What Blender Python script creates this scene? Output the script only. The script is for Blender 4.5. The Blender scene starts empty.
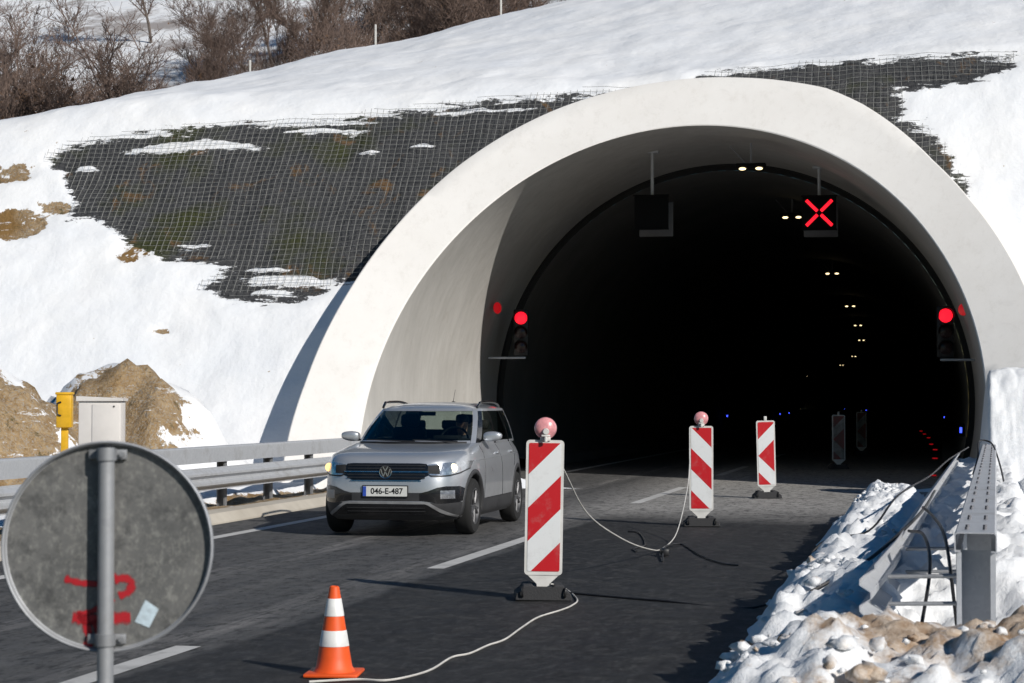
import bpy, bmesh, math, random
import numpy as np
from mathutils import Vector, Matrix, noise as mn
random.seed(7)
R = math.radians
PI = math.pi
S = bpy.context.scene
COL = S.collection

# ------------------------------------------------------------------ camera, sky, sun, exposure
# world frame: x across the road (right +), y along the road into the tunnel, z up; camera over the origin
cam_d = bpy.data.cameras.new('camera')
cam = bpy.data.objects.new('camera', cam_d); COL.objects.link(cam)
cam.location = (0, 0, 1.56)
cam.rotation_euler = (R(90) + math.atan(60.5/2000), 0, math.atan(428/2000))
cam_d.sensor_width = 36.0
cam_d.lens = 2000/1024*36
cam_d.clip_start = 0.2
cam_d.clip_end = 2500
cam_d.dof.use_dof = True
cam_d.dof.focus_distance = 21.0
cam_d.dof.aperture_fstop = 7.1
S.camera = cam

SUN_EL = R(30); SUN_X, SUN_Y = .816, -.578
w = bpy.data.worlds.new('World'); S.world = w; w.use_nodes = True
nt = w.node_tree
bg = nt.nodes['Background']
sky = nt.nodes.new('ShaderNodeTexSky'); sky.sky_type = 'NISHITA'; sky.sun_disc = False
sky.sun_elevation = SUN_EL; sky.sun_rotation = math.atan2(SUN_X, SUN_Y)
sky.air_density = 1.0; sky.dust_density = .2; sky.ozone_density = 1.2
hs_ = nt.nodes.new('ShaderNodeHueSaturation'); hs_.inputs['Saturation'].default_value = 1.8; nt.links.new(sky.outputs[0], hs_.inputs['Color']); nt.links.new(hs_.outputs[0], bg.inputs[0]); bg.inputs[1].default_value = .05
sd = bpy.data.lights.new('sun', 'SUN'); sd.energy = 4.9; sd.angle = R(.53); sd.color = (1, .955, .89)
sun = bpy.data.objects.new('sun', sd); COL.objects.link(sun)
sun.rotation_euler = Vector((SUN_X*math.cos(SUN_EL), SUN_Y*math.cos(SUN_EL), math.sin(SUN_EL))).to_track_quat('Z', 'Y').to_euler()
S.view_settings.view_transform = 'Standard'; S.view_settings.look = 'None'
S.view_settings.exposure = -0.18; S.view_settings.gamma = 1.0

# ------------------------------------------------------------------ helpers
def tag(o, label=None, cat=None, group=None, kind=None):
    if label: o['label'] = label
    if cat: o['category'] = cat
    if group: o['group'] = group
    if kind: o['kind'] = kind
    return o
def empty(name, loc=(0, 0, 0), rz=0, label=None, cat=None, group=None):
    o = bpy.data.objects.new(name, None); COL.objects.link(o)
    o.location = loc; o.rotation_euler = (0, 0, rz); o.empty_display_size = .2
    return tag(o, label, cat, group)
def link_mesh(name, me, mat=None, parent=None, smooth=True, auto=None):
    o = bpy.data.objects.new(name, me); COL.objects.link(o)
    if mat is not None:
        me.materials.clear(); me.materials.append(mat)
    if smooth:
        me.polygons.foreach_set('use_smooth', [True]*len(me.polygons))
        if auto:
            try: me.set_sharp_from_angle(angle=R(auto))
            except Exception: pass
    if parent: o.parent = parent
    return o
def obj(name, bm, mat=None, parent=None, smooth=True, auto=35):
    bmesh.ops.recalc_face_normals(bm, faces=bm.faces[:])
    me = bpy.data.meshes.new(name); bm.to_mesh(me); bm.free()
    return link_mesh(name, me, mat, parent, smooth, auto)
def pydata(name, V, F, mat=None, parent=None, smooth=True, auto=None):
    me = bpy.data.meshes.new(name); me.from_pydata([tuple(map(float, p)) for p in V], [], F); me.update()
    return link_mesh(name, me, mat, parent, smooth, auto)
def copy_tree(o, parent=None):
    c = o.copy(); COL.objects.link(c)
    if parent: c.parent = parent
    for ch in list(o.children):
        copy_tree(ch, c)
    return c
def box(bm, x0, x1, y0, y1, z0, z1, bev=0.0, M=None):
    r = bmesh.ops.create_cube(bm, size=1)
    vs = r['verts']
    for v in vs:
        v.co = Vector(((x0+x1)/2+v.co.x*(x1-x0), (y0+y1)/2+v.co.y*(y1-y0), (z0+z1)/2+v.co.z*(z1-z0)))
    if M is not None: bmesh.ops.transform(bm, matrix=M, verts=vs)
    if bev > 0:
        es = list({e for v in vs for e in v.link_edges})
        bmesh.ops.bevel(bm, geom=es, offset=bev, segments=2, affect='EDGES', profile=.5)
    return bm
def cyl(bm, p0, p1, r0, r1=None, seg=16, caps=True):
    p0 = Vector(p0); p1 = Vector(p1); d = p1-p0; L = d.length
    M = Matrix.Translation((p0+p1)/2) @ d.to_track_quat('Z', 'Y').to_matrix().to_4x4()
    bmesh.ops.create_cone(bm, cap_ends=caps, segments=seg, radius1=r0, radius2=r0 if r1 is None else r1, depth=L, matrix=M)
    return bm
def tube(bm, pts, r, seg=8, caps=True):
    pts = [Vector(p) for p in pts]; n = len(pts)
    rs = r if isinstance(r, (list, tuple)) else [r]*n
    rings = []; up = Vector((0, 0, 1))
    prev = None
    for i, p in enumerate(pts):
        t = (pts[min(i+1, n-1)]-pts[max(i-1, 0)]).normalized()
        if prev is None:
            a = t.cross(up)
            if a.length < .01: a = t.cross(Vector((1, 0, 0)))
            a.normalize()
        else:
            a = (prev - t*prev.dot(t)).normalized()
        prev = a; b = t.cross(a)
        rings.append([bm.verts.new(p+(a*math.cos(2*PI*k/seg)+b*math.sin(2*PI*k/seg))*rs[i]) for k in range(seg)])
    for i in range(n-1):
        for k in range(seg):
            bm.faces.new((rings[i][k], rings[i][(k+1) % seg], rings[i+1][(k+1) % seg], rings[i+1][k]))
    if caps:
        bm.faces.new(rings[0][::-1]); bm.faces.new(rings[-1])
    return bm
def spline(pts, k=8):
    P = [Vector(p) for p in pts]; P = [P[0]*2-P[1]]+P+[P[-1]*2-P[-2]]; out = []
    for i in range(1, len(P)-2):
        for j in range(k):
            t = j/k; a, b, c, d = P[i-1:i+3]
            out.append(.5*((2*b)+(c-a)*t+(2*a-5*b+4*c-d)*t*t+(3*b-a-3*c+d)*t**3))
    out.append(P[-2]); return out
def lathe(bm, prof, seg=32, M=None):
    """prof: (radius, height) from bottom to top about z"""
    rings = []
    for r, h in prof:
        rings.append([bm.verts.new((r*math.cos(2*PI*k/seg), r*math.sin(2*PI*k/seg), h)) for k in range(seg)])
    for i in range(len(rings)-1):
        for k in range(seg):
            bm.faces.new((rings[i][k], rings[i][(k+1) % seg], rings[i+1][(k+1) % seg], rings[i+1][k]))
    if prof[0][0] > 1e-4: bm.faces.new(rings[0][::-1])
    if prof[-1][0] > 1e-4: bm.faces.new(rings[-1])
    if M is not None: bmesh.ops.transform(bm, matrix=M, verts=[v for r_ in rings for v in r_])
    return bm
def prism(bm, poly, y0, y1):
    """extrude a polygon given in (x, z) from y0 to y1"""
    a = [bm.verts.new((x, y0, z)) for x, z in poly]; b = [bm.verts.new((x, y1, z)) for x, z in poly]
    n = len(poly); bm.faces.new(a); bm.faces.new(b[::-1])
    for i in range(n): bm.faces.new((a[i], b[i], b[(i+1) % n], a[(i+1) % n]))
    return bm

# ------------------------------------------------------------------ materials
class NT:
    def __init__(s, name):
        s.m = bpy.data.materials.new(name); s.m.use_nodes = True; s.t = s.m.node_tree
        s.b = s.t.nodes['Principled BSDF']; s.out = s.t.nodes['Material Output']
    def n(s, typ, **kw):
        nd = s.t.nodes.new(typ)
        for k, v in kw.items(): setattr(nd, k, v)
        return nd
    def l(s, a, b): s.t.links.new(a, b)
    def set(s, **kw):
        for k, v in kw.items():
            k = {'color': 'Base Color', 'rough': 'Roughness', 'metal': 'Metallic', 'spec': 'Specular IOR Level', 'coat': 'Coat Weight', 'coatr': 'Coat Roughness',
                 'em': 'Emission Color', 'ems': 'Emission Strength', 'sss': 'Subsurface Weight'}[k]
            if k in ('Base Color', 'Emission Color') and len(v) == 3: v = (*v, 1)
            s.b.inputs[k].default_value = v
    def co(s, kind='Object'):
        if not hasattr(s, 'tc'): s.tc = s.n('ShaderNodeTexCoord')
        return s.tc.outputs[kind]
    def mapping(s, scale, kind='Object', rot=(0, 0, 0)):
        mp = s.n('ShaderNodeMapping'); mp.inputs['Scale'].default_value = scale; mp.inputs['Rotation'].default_value = rot
        s.l(s.co(kind), mp.inputs[0]); return mp.outputs[0]
    def noise(s, scale, detail=4, rough=.55, vec=None, dist=0):
        nd = s.n('ShaderNodeTexNoise'); nd.inputs['Scale'].default_value = scale; nd.inputs['Detail'].default_value = detail
        nd.inputs['Roughness'].default_value = rough; nd.inputs['Distortion'].default_value = dist
        s.l(vec if vec is not None else s.co(), nd.inputs['Vector']); return nd.outputs[0]
    def ramp(s, f, a, b, ca=0., cb=1.):
        nd = s.n('ShaderNodeMapRange'); nd.inputs[1].default_value = a; nd.inputs[2].default_value = b
        nd.inputs[3].default_value = ca; nd.inputs[4].default_value = cb; s.l(f, nd.inputs[0]); return nd.outputs[0]
    def math(s, op, a, b=None, c=None):
        nd = s.n('ShaderNodeMath', operation=op)
        for i, v in enumerate((a, b, c)):
            if v is None: continue
            if isinstance(v, (int, float)): nd.inputs[i].default_value = v
            else: s.l(v, nd.inputs[i])
        return nd.outputs[0]
    def mix(s, f, a, b, typ='MIX'):
        nd = s.n('ShaderNodeMix', data_type='RGBA', blend_type=typ)
        for i, v in ((0, f), (6, a), (7, b)):
            if isinstance(v, (int, float)): nd.inputs[i].default_value = v
            elif isinstance(v, tuple): nd.inputs[i].default_value = (*v, 1) if len(v) == 3 else v
            else: s.l(v, nd.inputs[i])
        return nd.outputs[2]
    def bump(s, h, strength=.5, dist=.02, nrm=None):
        nd = s.n('ShaderNodeBump'); nd.inputs['Strength'].default_value = strength; nd.inputs['Distance'].default_value = dist
        s.l(h, nd.inputs['Height'])
        if nrm is not None: s.l(nrm, nd.inputs['Normal'])
        s.l(nd.outputs[0], s.b.inputs['Normal']); return nd.outputs[0]
    def attr(s, name):
        nd = s.n('ShaderNodeAttribute'); nd.attribute_name = name; return nd.outputs['Fac']
def simple(name, color, rough=.6, metal=0., var=.15, scale=8, bump=0., bd=.005, coat=0., spec=.5, kind='Object'):
    m = NT(name); m.set(rough=rough, metal=metal, coat=coat, spec=spec)
    n1 = m.noise(scale, 5, .6, vec=m.co(kind))
    c = m.mix(m.ramp(n1, .3, .7), tuple(x*(1-var) for x in color), tuple(min(1, x*(1+var)) for x in color))
    m.l(c, m.b.inputs['Base Color'])
    m.l(m.ramp(n1, .3, .7, max(.03, rough-.08), min(1, rough+.08)), m.b.inputs['Roughness'])
    if bump: m.bump(m.noise(scale*6, 4), bump, bd)
    return m.m
def emis(name, color, strength):
    m = NT(name); m.set(color=(.02, .02, .02), em=color, ems=strength, rough=.3); return m.m

def m_ground():
    m = NT('snowy_ground'); P = m.co('Object')
    bare = m.attr('rock'); dirt = m.attr('dirt'); far = m.attr('far')
    nA = m.noise(2.2, 6, .65); nB = m.noise(9, 5, .7); nC = m.noise(.6, 4, .6)
    hs = m.mapping((.8, .8, 5)); nS = m.noise(1.6, 6, .72, vec=hs, dist=.4)
    # masks made crisp by noise
    mr = m.ramp(m.math('ADD', m.math('ADD', bare, m.ramp(nS, .3, .7, -.34, .34)), m.ramp(nB, .3, .7, -.12, .12)), .47, .53)
    md = m.ramp(m.math('ADD', m.math('ADD', dirt, m.ramp(nA, .3, .7, -.42, .42)), m.ramp(nB, .3, .7, -.2, .2)), .46, .54)
    # rock: dark shotcrete / shale with moss and brown
    rock = m.mix(m.ramp(nB, .3, .7), (.034, .035, .038), (.085, .086, .090))
    rock = m.mix(m.ramp(nC, .52, .66), rock, (.052, .058, .022))
    rock = m.mix(m.ramp(m.noise(1.3, 5, .7, dist=.6), .6, .68), rock, (.15, .09, .045))
    rock = m.mix(m.ramp(m.noise(5.5, 5, .75, vec=hs), .66, .72), rock, (.5, .5, .52))
    soil = m.mix(m.ramp(nB, .3, .7), (.20, .12, .05), (.47, .34, .19))
    soil = m.mix(m.ramp(m.noise(26, 3, .8), .50, .62), soil, (.36, .32, .27))
    soil = m.mix(m.ramp(nC, .54, .66), soil, (.24, .14, .05)); soil = m.mix(m.ramp(m.noise(3, 6, .8), .58, .66), soil, (.10, .08, .035)); soil = m.mix(m.ramp(m.noise(1.7, 6, .8, vec=hs), .60, .64), soil, (.80, .81, .83))
    snow = m.mix(m.ramp(nC, .3, .7), (.80, .82, .85), (.88, .88, .88))
    # far hillside: patches of leaf litter and bramble through thin snow
    nf = m.noise(.16, 7, .75, dist=.5)
    snow = m.mix(m.math('MULTIPLY', far, m.ramp(nf, .47, .58, 0, .7)), snow, (.16, .115, .09))
    c = m.mix(md, snow, soil); c = m.mix(mr, c, rock)
    m.l(c, m.b.inputs['Base Color']); m.set(rough=.75, spec=.25)
    mm = m.math('MAXIMUM', mr, md)
    hsn = m.math('ADD', m.math('MULTIPLY', m.noise(.9, 5, .5), 1.2), m.math('MULTIPLY', nB, .12))
    hrk = m.math('ADD', nB, m.math('MULTIPLY', m.noise(22, 4, .7), .6))
    hh = m.n('ShaderNodeMix', data_type='FLOAT'); m.l(mm, hh.inputs[0]); m.l(hsn, hh.inputs[2]); m.l(hrk, hh.inputs[3])
    b1 = m.n('ShaderNodeBump'); b1.inputs['Strength'].default_value = .55; b1.inputs['Distance'].default_value = .14
    m.l(hh.outputs[0], b1.inputs['Height'])
    m.bump(m.math('MULTIPLY', mm, -1.0), .6, .12, nrm=b1.outputs[0])
    return m.m
def m_snowbank():
    m = NT('ploughed_snow'); d = m.attr('dirt'); nA = m.noise(2.4, 6, .7); nB = m.noise(11, 5, .7)
    c = m.mix(m.ramp(nB, .3, .7), (.80, .82, .84), (.90, .90, .90))
    md = m.ramp(m.math('ADD', d, m.ramp(nA, .3, .7, -.5, .5)), .38, .72)
    dc = m.mix(m.ramp(nB, .35, .65), (.30, .19, .11), (.60, .50, .40))
    c = m.mix(md, c, dc)
    c = m.mix(m.math('MULTIPLY', m.ramp(m.noise(60, 3, .8), .66, .72), .6), c, (.10, .08, .06))
    m.l(c, m.b.inputs['Base Color']); m.set(rough=.7, spec=.3)
    m.bump(m.math('ADD', nB, m.math('MULTIPLY', m.noise(38, 5, .8), .8)), .5, .03)
    return m.m
def m_road():
    m = NT('asphalt'); sx = m.n('ShaderNodeSeparateXYZ'); m.l(m.co(), sx.inputs[0]); X, Y = sx.outputs[0], sx.outputs[1]
    fine = m.noise(1, 7, .85, vec=m.mapping((13, 5, 8))); med = m.noise(3, 5, .65); st = m.noise(1, 6, .7, vec=m.mapping((2.6, .10, 1)))
    st2 = m.noise(1, 5, .7, vec=m.mapping((9, .35, 1)))
    wob = m.ramp(m.noise(.35, 3), .3, .7, -.35, .35)
    right = m.ramp(m.math('ADD', X, m.math('MULTIPLY', wob, .25)), -4.52, -4.44)
    left_c = m.mix(m.ramp(st, .35, .65), (.062, .062, .063), (.105, .103, .10))
    right_c = m.mix(m.ramp(st, .35, .68), (.016, .016, .017), (.030, .030, .030))
    c = m.mix(right, left_c, right_c)
    # dried salt and dust along the wheel tracks and by the centre line
    tr = m.math('MAXIMUM', m.ramp(m.math('ABSOLUTE', m.math('ADD', m.math('ADD', X, 4.95), m.math('MULTIPLY', wob, .5))), .30, .05),
                m.ramp(m.math('ABSOLUTE', m.math('ADD', m.math('ADD', X, 6.4), m.math('MULTIPLY', wob, .3))), .22, .08))
    c = m.mix(m.math('MULTIPLY', m.math('MULTIPLY', tr, m.ramp(st2, .42, .66)), .75), c, (.25, .24, .23))
    # dusty, unswept concrete surface in front of the mouth
    yy = m.math('ADD', Y, m.math('MULTIPLY', wob, 1.6))
    band = m.math('MULTIPLY', m.math('MULTIPLY', m.ramp(yy, 25.5, 29.5), m.ramp(X, -6.0, -4.4)), m.ramp(yy, 70, 46))
    c = m.mix(m.math('MULTIPLY', band, m.ramp(med, .3, .62, .5, 1.)), c, (.40, .385, .36))
    c = m.mix(m.math('MULTIPLY', m.ramp(med, .55, .75), .35), c, (.13, .128, .125))
    c = m.mix(m.ramp(m.noise(1.1, 5, .7, dist=.7), .60, .67, 0, .6), c, (.022, .022, .024))
    c = m.mix(m.ramp(fine, .50, .60, .0, .7), c, m.mix(.22, c, (.22, .22, .22)))
    c = m.mix(m.ramp(m.noise(1, 6, .85, vec=m.mapping((9, 3.5, 8))), .40, .5, .75, 0), c, (.008, .008, .008))
    m.l(c, m.b.inputs['Base Color']); m.l(m.ramp(med, .3, .7, .62, .85), m.b.inputs['Roughness']); m.set(spec=.35)
    m.bump(m.math('ADD', fine, m.math('MULTIPLY', m.noise(260, 2, .6), .5)), .6, .008)
    return m.m
def m_concrete(name, a, b, streak=.3, rough=.85, stain=(.3, .27, .24), stain_amt=.0):
    m = NT(name); n1 = m.noise(.5, 6, .65); n2 = m.noise(7, 5, .6); n3 = m.noise(1, 5, .7, vec=m.mapping((3, 3, .35)))
    c = m.mix(m.ramp(n1, .3, .7), a, b)
    c = m.mix(m.math('MULTIPLY', m.ramp(n3, .4, .7), streak), c, tuple(x*.82 for x in a))
    if 'painted_portal' in name:
        c = m.mix(m.math('MULTIPLY', m.ramp(m.noise(1, 6, .8, vec=m.mapping((5, 5, .5))), .52, .70), .28), c, (.55, .52, .47))
        c = m.mix(m.math('MULTIPLY', m.ramp(m.noise(2.2, 7, .8, dist=.8), .56, .68), .16), c, (.5, .48, .45))
    if stain_amt: c = m.mix(m.math('MULTIPLY', m.ramp(m.noise(1.6, 6, .75, dist=1.2), .55, .72), stain_amt), c, stain)
    m.l(c, m.b.inputs['Base Color']); m.set(rough=rough, spec=.3); m.bump(n2, .12, .02); return m.m
def m_galv(name, base=.42, rough=.42, metal=.75):
    m = NT(name); v = m.n('ShaderNodeTexVoronoi'); v.inputs['Scale'].default_value = 45; m.l(m.co(), v.inputs['Vector'])
    n1 = m.noise(2.5, 6, .7)
    c = m.mix(m.ramp(v.outputs[1], 0, 1, .0, .5), (base*.92, base*.95, base), (min(.9, base*1.2), min(.9, base*1.22), min(.9, base*1.25)))
    c = m.mix(m.ramp(n1, .52, .7, 0, .5), c, (base*.55, base*.53, base*.5))
    m.l(c, m.b.inputs['Base Color']); m.l(m.ramp(n1, .3, .7, rough, rough+.2), m.b.inputs['Roughness']); m.set(metal=metal); return m.m
def m_stripes(name, mode):
    """retroreflective red/white stripes laid out on the panel's own surface (x across, z down from the top)"""
    m = NT(name); sx = m.n('ShaderNodeSeparateXYZ'); m.l(m.co(), sx.inputs[0]); X, Z = sx.outputs[0], sx.outputs[2]
    zt = m.math('SUBTRACT', 1.246, Z)
    if mode == 'rise': f = m.math('ADD', zt, m.math('ADD', X, .13))
    elif mode == 'fall': f = m.math('ADD', zt, m.math('SUBTRACT', .13, X))
    else: f = m.math('ADD', m.math('SUBTRACT', m.math('ABSOLUTE', m.math('SUBTRACT', zt, .56)), m.math('ADD', X, .13)), .264)
    k = m.math('MODULO', m.math('FLOOR', m.math('DIVIDE', m.math('ADD', f, 2.64 if mode == 'rise' else 2.64), .264)), 2.0)
    red = m.math('LESS_THAN', k, .5)
    dirt = m.noise(6, 6, .75)
    c = m.mix(red, (.70, .71, .71), (.50, .012, .018))
    c = m.mix(m.ramp(dirt, .52, .75, 0, .35), c, (.32, .30, .28))
    if mode == 'arrow_shade_tint': c = m.mix(m.ramp(dirt, .3, .6, .55, .9), c, (.10, .085, .075)); c = m.mix(m.ramp(m.noise(70, 2), .72, .75), c, (.08, .07, .07))  # tunnel shade painted into the board colour, broken up by the dirt noise
    m.l(c, m.b.inputs['Base Color']); m.set(rough=.35, spec=.5); return m.m
def m_glass(name, tint, refl=1.0):
    m = NT(name); tr = m.n('ShaderNodeBsdfTransparent'); tr.inputs[0].default_value = (*tint, 1)
    gl = m.n('ShaderNodeBsdfGlossy'); gl.inputs['Roughness'].default_value = .03; gl.inputs[0].default_value = (refl, refl, refl, 1)
    fr = m.n('ShaderNodeFresnel'); fr.inputs[0].default_value = 1.5; mx = m.n('ShaderNodeMixShader')
    m.l(fr.outputs[0], mx.inputs[0]); m.l(tr.outputs[0], mx.inputs[1]); m.l(gl.outputs[0], mx.inputs[2])
    m.l(mx.outputs[0], m.out.inputs[0]); return m.m

M = {}
M['ground'] = m_ground(); M['bank'] = m_snowbank(); M['road'] = m_road()
M['face'] = m_concrete('painted_portal_concrete', (.76, .735, .70), (.82, .80, .77), .12)
M['entry'] = m_concrete('bare_portal_concrete', (.44, .425, .40), (.53, .515, .49), .5, stain=(.34, .31, .27), stain_amt=.4)
M['lining'] = m_concrete('shade_toned_tunnel_lining', (.15, .147, .14), (.21, .205, .195), .3)  # low base tone puts the darkness of the bore into the concrete colour
M['seam'] = simple('seam_rubber', (.02, .02, .02), .8)
M['kerb'] = m_concrete('kerb_concrete', (.42, .38, .32), (.56, .52, .45), .3)
M['paint'] = m_concrete('road_paint', (.50, .49, .47), (.66, .65, .63), .5, .6, stain=(.12, .12, .12), stain_amt=.5)
M['galv'] = m_galv('galvanised_steel', .50, .5, .35); M['galv_dull'] = m_galv('weathered_galvanised_steel', .30, .55, .6)
M['wire'] = simple('netting_wire', (.24, .24, .225), .5, .3)
M['bolt'] = simple('bolt_steel', (.10, .10, .11), .5, .7)
M['black'] = simple('black_plastic', (.014, .014, .015), .45)
M['rubber'] = simple('grey_rubber', (.035, .035, .037), .85, bump=.5, bd=.01, scale=14)
M['white_plastic'] = simple('white_plastic', (.62, .61, .58), .45, var=.12)
M['cable_white'] = simple('white_cable', (.62, .60, .56), .5)
M['cable_black'] = simple('black_cable', (.012, .012, .013), .5)
M['yellow'] = simple('yellow_paint', (.72, .40, .015), .45)
M['cabinet'] = simple('cream_grp_cabinet', (.66, .63, .60), .55, var=.06, scale=3)
M['orange'] = simple('orange_cone_plastic', (.80, .10, .015), .5, var=.12)
M['cone_white'] = simple('cone_reflective_white', (.72, .72, .70), .45)
M['sign_back'] = None

# ------------------------------------------------------------------ the land
def sstep(a, b, x):
    t = np.clip((x-a)/(b-a), 0, 1); return t*t*(3-2*t)
def smax(a, b, k):
    h = np.clip(.5+.5*(a-b)/k, 0, 1); return b*(1-h)+a*h+k*h*(1-h)
def smin(a, b, k): return -smax(-a, -b, k)
def terrain(u, v):
    u = np.asarray(u, float); v = np.asarray(v, float)
    verge = np.where(u < -4, .14*sstep(-9.1, -9.4, u), .25*sstep(.35, 1.2, u))
    low = verge+.10*np.clip(-u-13, 0, 60)*sstep(10, 40, v)*.6
    low = low+1.9*np.exp(-(((u+13.6)/1.5)**2+((v-32.6)/1.7)**2)**1.3)+.6*np.exp(-((u+15.2)/1.2)**2-((v-32.6)/1.5)**2)+1.95*np.exp(-(((u+15.3)/1.9)**2+((v-29.2)/1.9)**2)**1.6)+.5*np.exp(-((u+12.6)/.6)**2-((v-31.4)/.9)**2)
    low = low+1.7*np.exp(-((u-2.9)/1.7)**2-((v-35.0)/2.2)**2)
    lf = sstep(-5, -10.5, u)
    kf = .63+.15*lf+.2*sstep(-19, -32, u)
    zb = np.interp(u, [-60, -45, -30, -23, -18, -5, 8, 30], [2.8, 3.6, 6.0, 7.5, 8.2, 8.3, 8.9, 9.5])
    zc = np.interp(u, [-80, -45, -30, -25, -20, -12, 10, 40], [3, 5.2, 8.4, 10.6, 12.2, 13.9, 18.5, 22])
    face = (v-36+1.2*lf)/kf
    up = zb+(v-41.2)*(zc-zb)/19
    back = zc-(v-60)*.14
    hill = -1.6+np.clip(v-70, 0, 200)*.40+zc*.72
    top = smin(up, back, 1.2)
    z = smin(face, top, .6)
    z = smax(z, low, .35)
    z = smax(z, np.where(v > 60, hill, -50), 2.0)
    z = np.where((u > -9.15) & (u < .3) & (v < 35.5), -.05, z)
    return z
def in_poly(px, py, poly):
    ins = np.zeros(px.shape, bool); n = len(poly); d = np.full(px.shape, 1e9)
    for i in range(n):
        x0, y0 = poly[i]; x1, y1 = poly[(i+1) % n]
        c = ((y0 > py) != (y1 > py)); den = (y1-y0) if y1 != y0 else 1e-9
        ins ^= c & (px < (x1-x0)*(py-y0)/den+x0)
        dx, dy = x1-x0, y1-y0; t = np.clip(((px-x0)*dx+(py-y0)*dy)/(dx*dx+dy*dy+1e-12), 0, 1)
        d = np.minimum(d, np.hypot(px-x0-t*dx, py-y0-t*dy))
    return np.where(ins, d, -d)
# bare rock under the netting, outlined on the cut face in (across, height) metres
ROCK_L = [(-19.0, 6.85), (-18.45, 7.22), (-17.6, 7.31), (-16.75, 7.42), (-15.6, 7.5), (-14.5, 7.56), (-13.4, 7.6), (-12.3, 7.66), (-11.2, 7.76), (-10.1, 7.86), (-9.0, 7.95), (-8.0, 8.02), (-6.9, 8.1), (-6.1, 8.1), (-6.0, 7.3), (-8.75, 5.9), (-10.1, 4.0), (-11.65, 3.9), (-12.25, 3.62), (-13.2, 3.57), (-13.9, 3.68), (-14.55, 3.86), (-13.85, 4.3), (-14.6, 4.41), (-15.45, 4.53), (-16.3, 4.87), (-17.0, 5.31), (-17.4, 5.48), (-17.9, 5.44), (-17.8, 5.82), (-18.15, 6.22), (-18.3, 6.55)]
ROCK_R = [(-4.9, 8.3), (-4.0, 8.45), (-2.9, 8.52), (-1.1, 8.6), (1.0, 8.62), (1.6, 8.55), (1.45, 8.3), (.6, 8.05), (0, 7.95), (-1.1, 8.0), (-.65, 7.75), (-.7, 7.4), (-.85, 7.2), (-.3, 7.1), (0, 6.8), (.25, 6.4), (.3, 6.1), (.55, 5.85), (.6, 5.3), (-.1, 6.0), (-1.5, 7.2), (-3, 7.8), (-4.8, 7.9)]
SNOWY = [(-16.8, 7.42, 1.1, .05), (-13.0, 7.58, 1.6, .05), (-9.4, 7.75, 1.4, .05), (-17.9, 6.6, .3, .09), (-8.6, 7.2, .25, .05), (-14.9, 4.75, .5, .05), (-15.5, 7.08, 1.75, .13), (-12.7, 7.38, 1.05, .07), (-11.6, 6.82, .3, .06), (-10.5, 6.97, .4, .06), (-12.6, 4.02, 1.1, .13), (-13.2, 4.22, .6, .06), (-12.9, 3.78, .5, .05), (-1.5, 7.9, .0001, .0001)]
DIRTY = [(-19.7, 6.5, .6, .22), (-19.1, 5.35, .75, .35), (-18.2, 5.7, .4, .12), (-15.0, 3.0, .18, .08), (-20.4, 5.9, .5, .15), (-16.2, 4.62, .4, .2)]
def axis(knots):
    out = []
    for a, b, s in knots: out += list(np.arange(a, b-1e-6, s))
    return np.array(out)
gu = axis([(-140, -60, 5), (-60, -34, 1.2), (-34, -20, .3), (-20, 4, .14), (4, 10, .3), (10, 30, 1.2), (30, 120, 6)])
gv = axis([(-30, 10, 3), (10, 26, .6), (26, 35.8, .2), (35.8, 42.4, .07), (42.4, 62, .35), (62, 130, 1.2), (130, 480, 10)])
U, V = np.meshgrid(gu, gv); Z = terrain(U, V)
rock = np.maximum(in_poly(U, Z, ROCK_L), in_poly(U, Z, ROCK_R))
onface = (V > 35.5) & (V < 43)
rock = np.where(onface, np.clip(.5+rock/.5, 0, 1), 0)
for (cx, cz, a, b) in SNOWY:
    q = ((U-cx)/a)**2+((Z-cz)/b)**2
    rock = np.minimum(rock, np.where(onface, np.clip(q*.62, 0, 1), 1))
dirt = np.zeros_like(Z)
for (cx, cz, a, b) in DIRTY:
    q = ((U-cx)/a)**2+((Z-cz)/b)**2
    dirt = np.maximum(dirt, np.where(onface, np.clip(1-q*.5, 0, .8), 0))
for (cx, cy, a, b) in [(-13.6, 31.2, 1.35, 1.5), (-14.9, 27.9, 1.9, 1.9)]:
    q = ((U-cx)/a)**2+((V-cy)/b)**2; dirt = np.maximum(dirt, np.clip(1.25-q*.75, 0, 1))
dirt = np.maximum(dirt, ((U > -10.7) & (U < -9.1) & (V < 34.4)).astype(float)*.85)
far = sstep(62, 78, V)
# relief: undulation of the snow, ragged rock, thicker snow where not bare
NZ = np.zeros_like(Z)
fine_sel = (U > -34) & (U < 12) & (V > 12) & (V < 64)
for i, j in zip(*np.where((U > -80) & (U < 40) & (V < 200))):
    u_, v_, z_ = U[i, j], V[i, j], Z[i, j]
    n = mn.fractal(Vector((u_*.35, v_*.35, z_*.35)), 1.0, 2.0, 4)*.10
    if fine_sel[i, j]:
        b = max(rock[i, j], dirt[i, j])
        if v_ < 35: n += mn.fractal(Vector((u_*1.3, v_*1.3, 4)), .7, 2.1, 6)*.33*min(1, z_)
        if b > .2: n += mn.fractal(Vector((u_*2.1, v_*2.1, z_*2.1)), .8, 2.1, 4)*.10*b-.10*b
        else: n += mn.fractal(Vector((u_*1.2, v_*1.2, z_*1.2)), 1, 2, 3)*.03
    NZ[i, j] = n
flat = ((U > -9.6) & (U < .9) & (V < 36.2))
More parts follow.
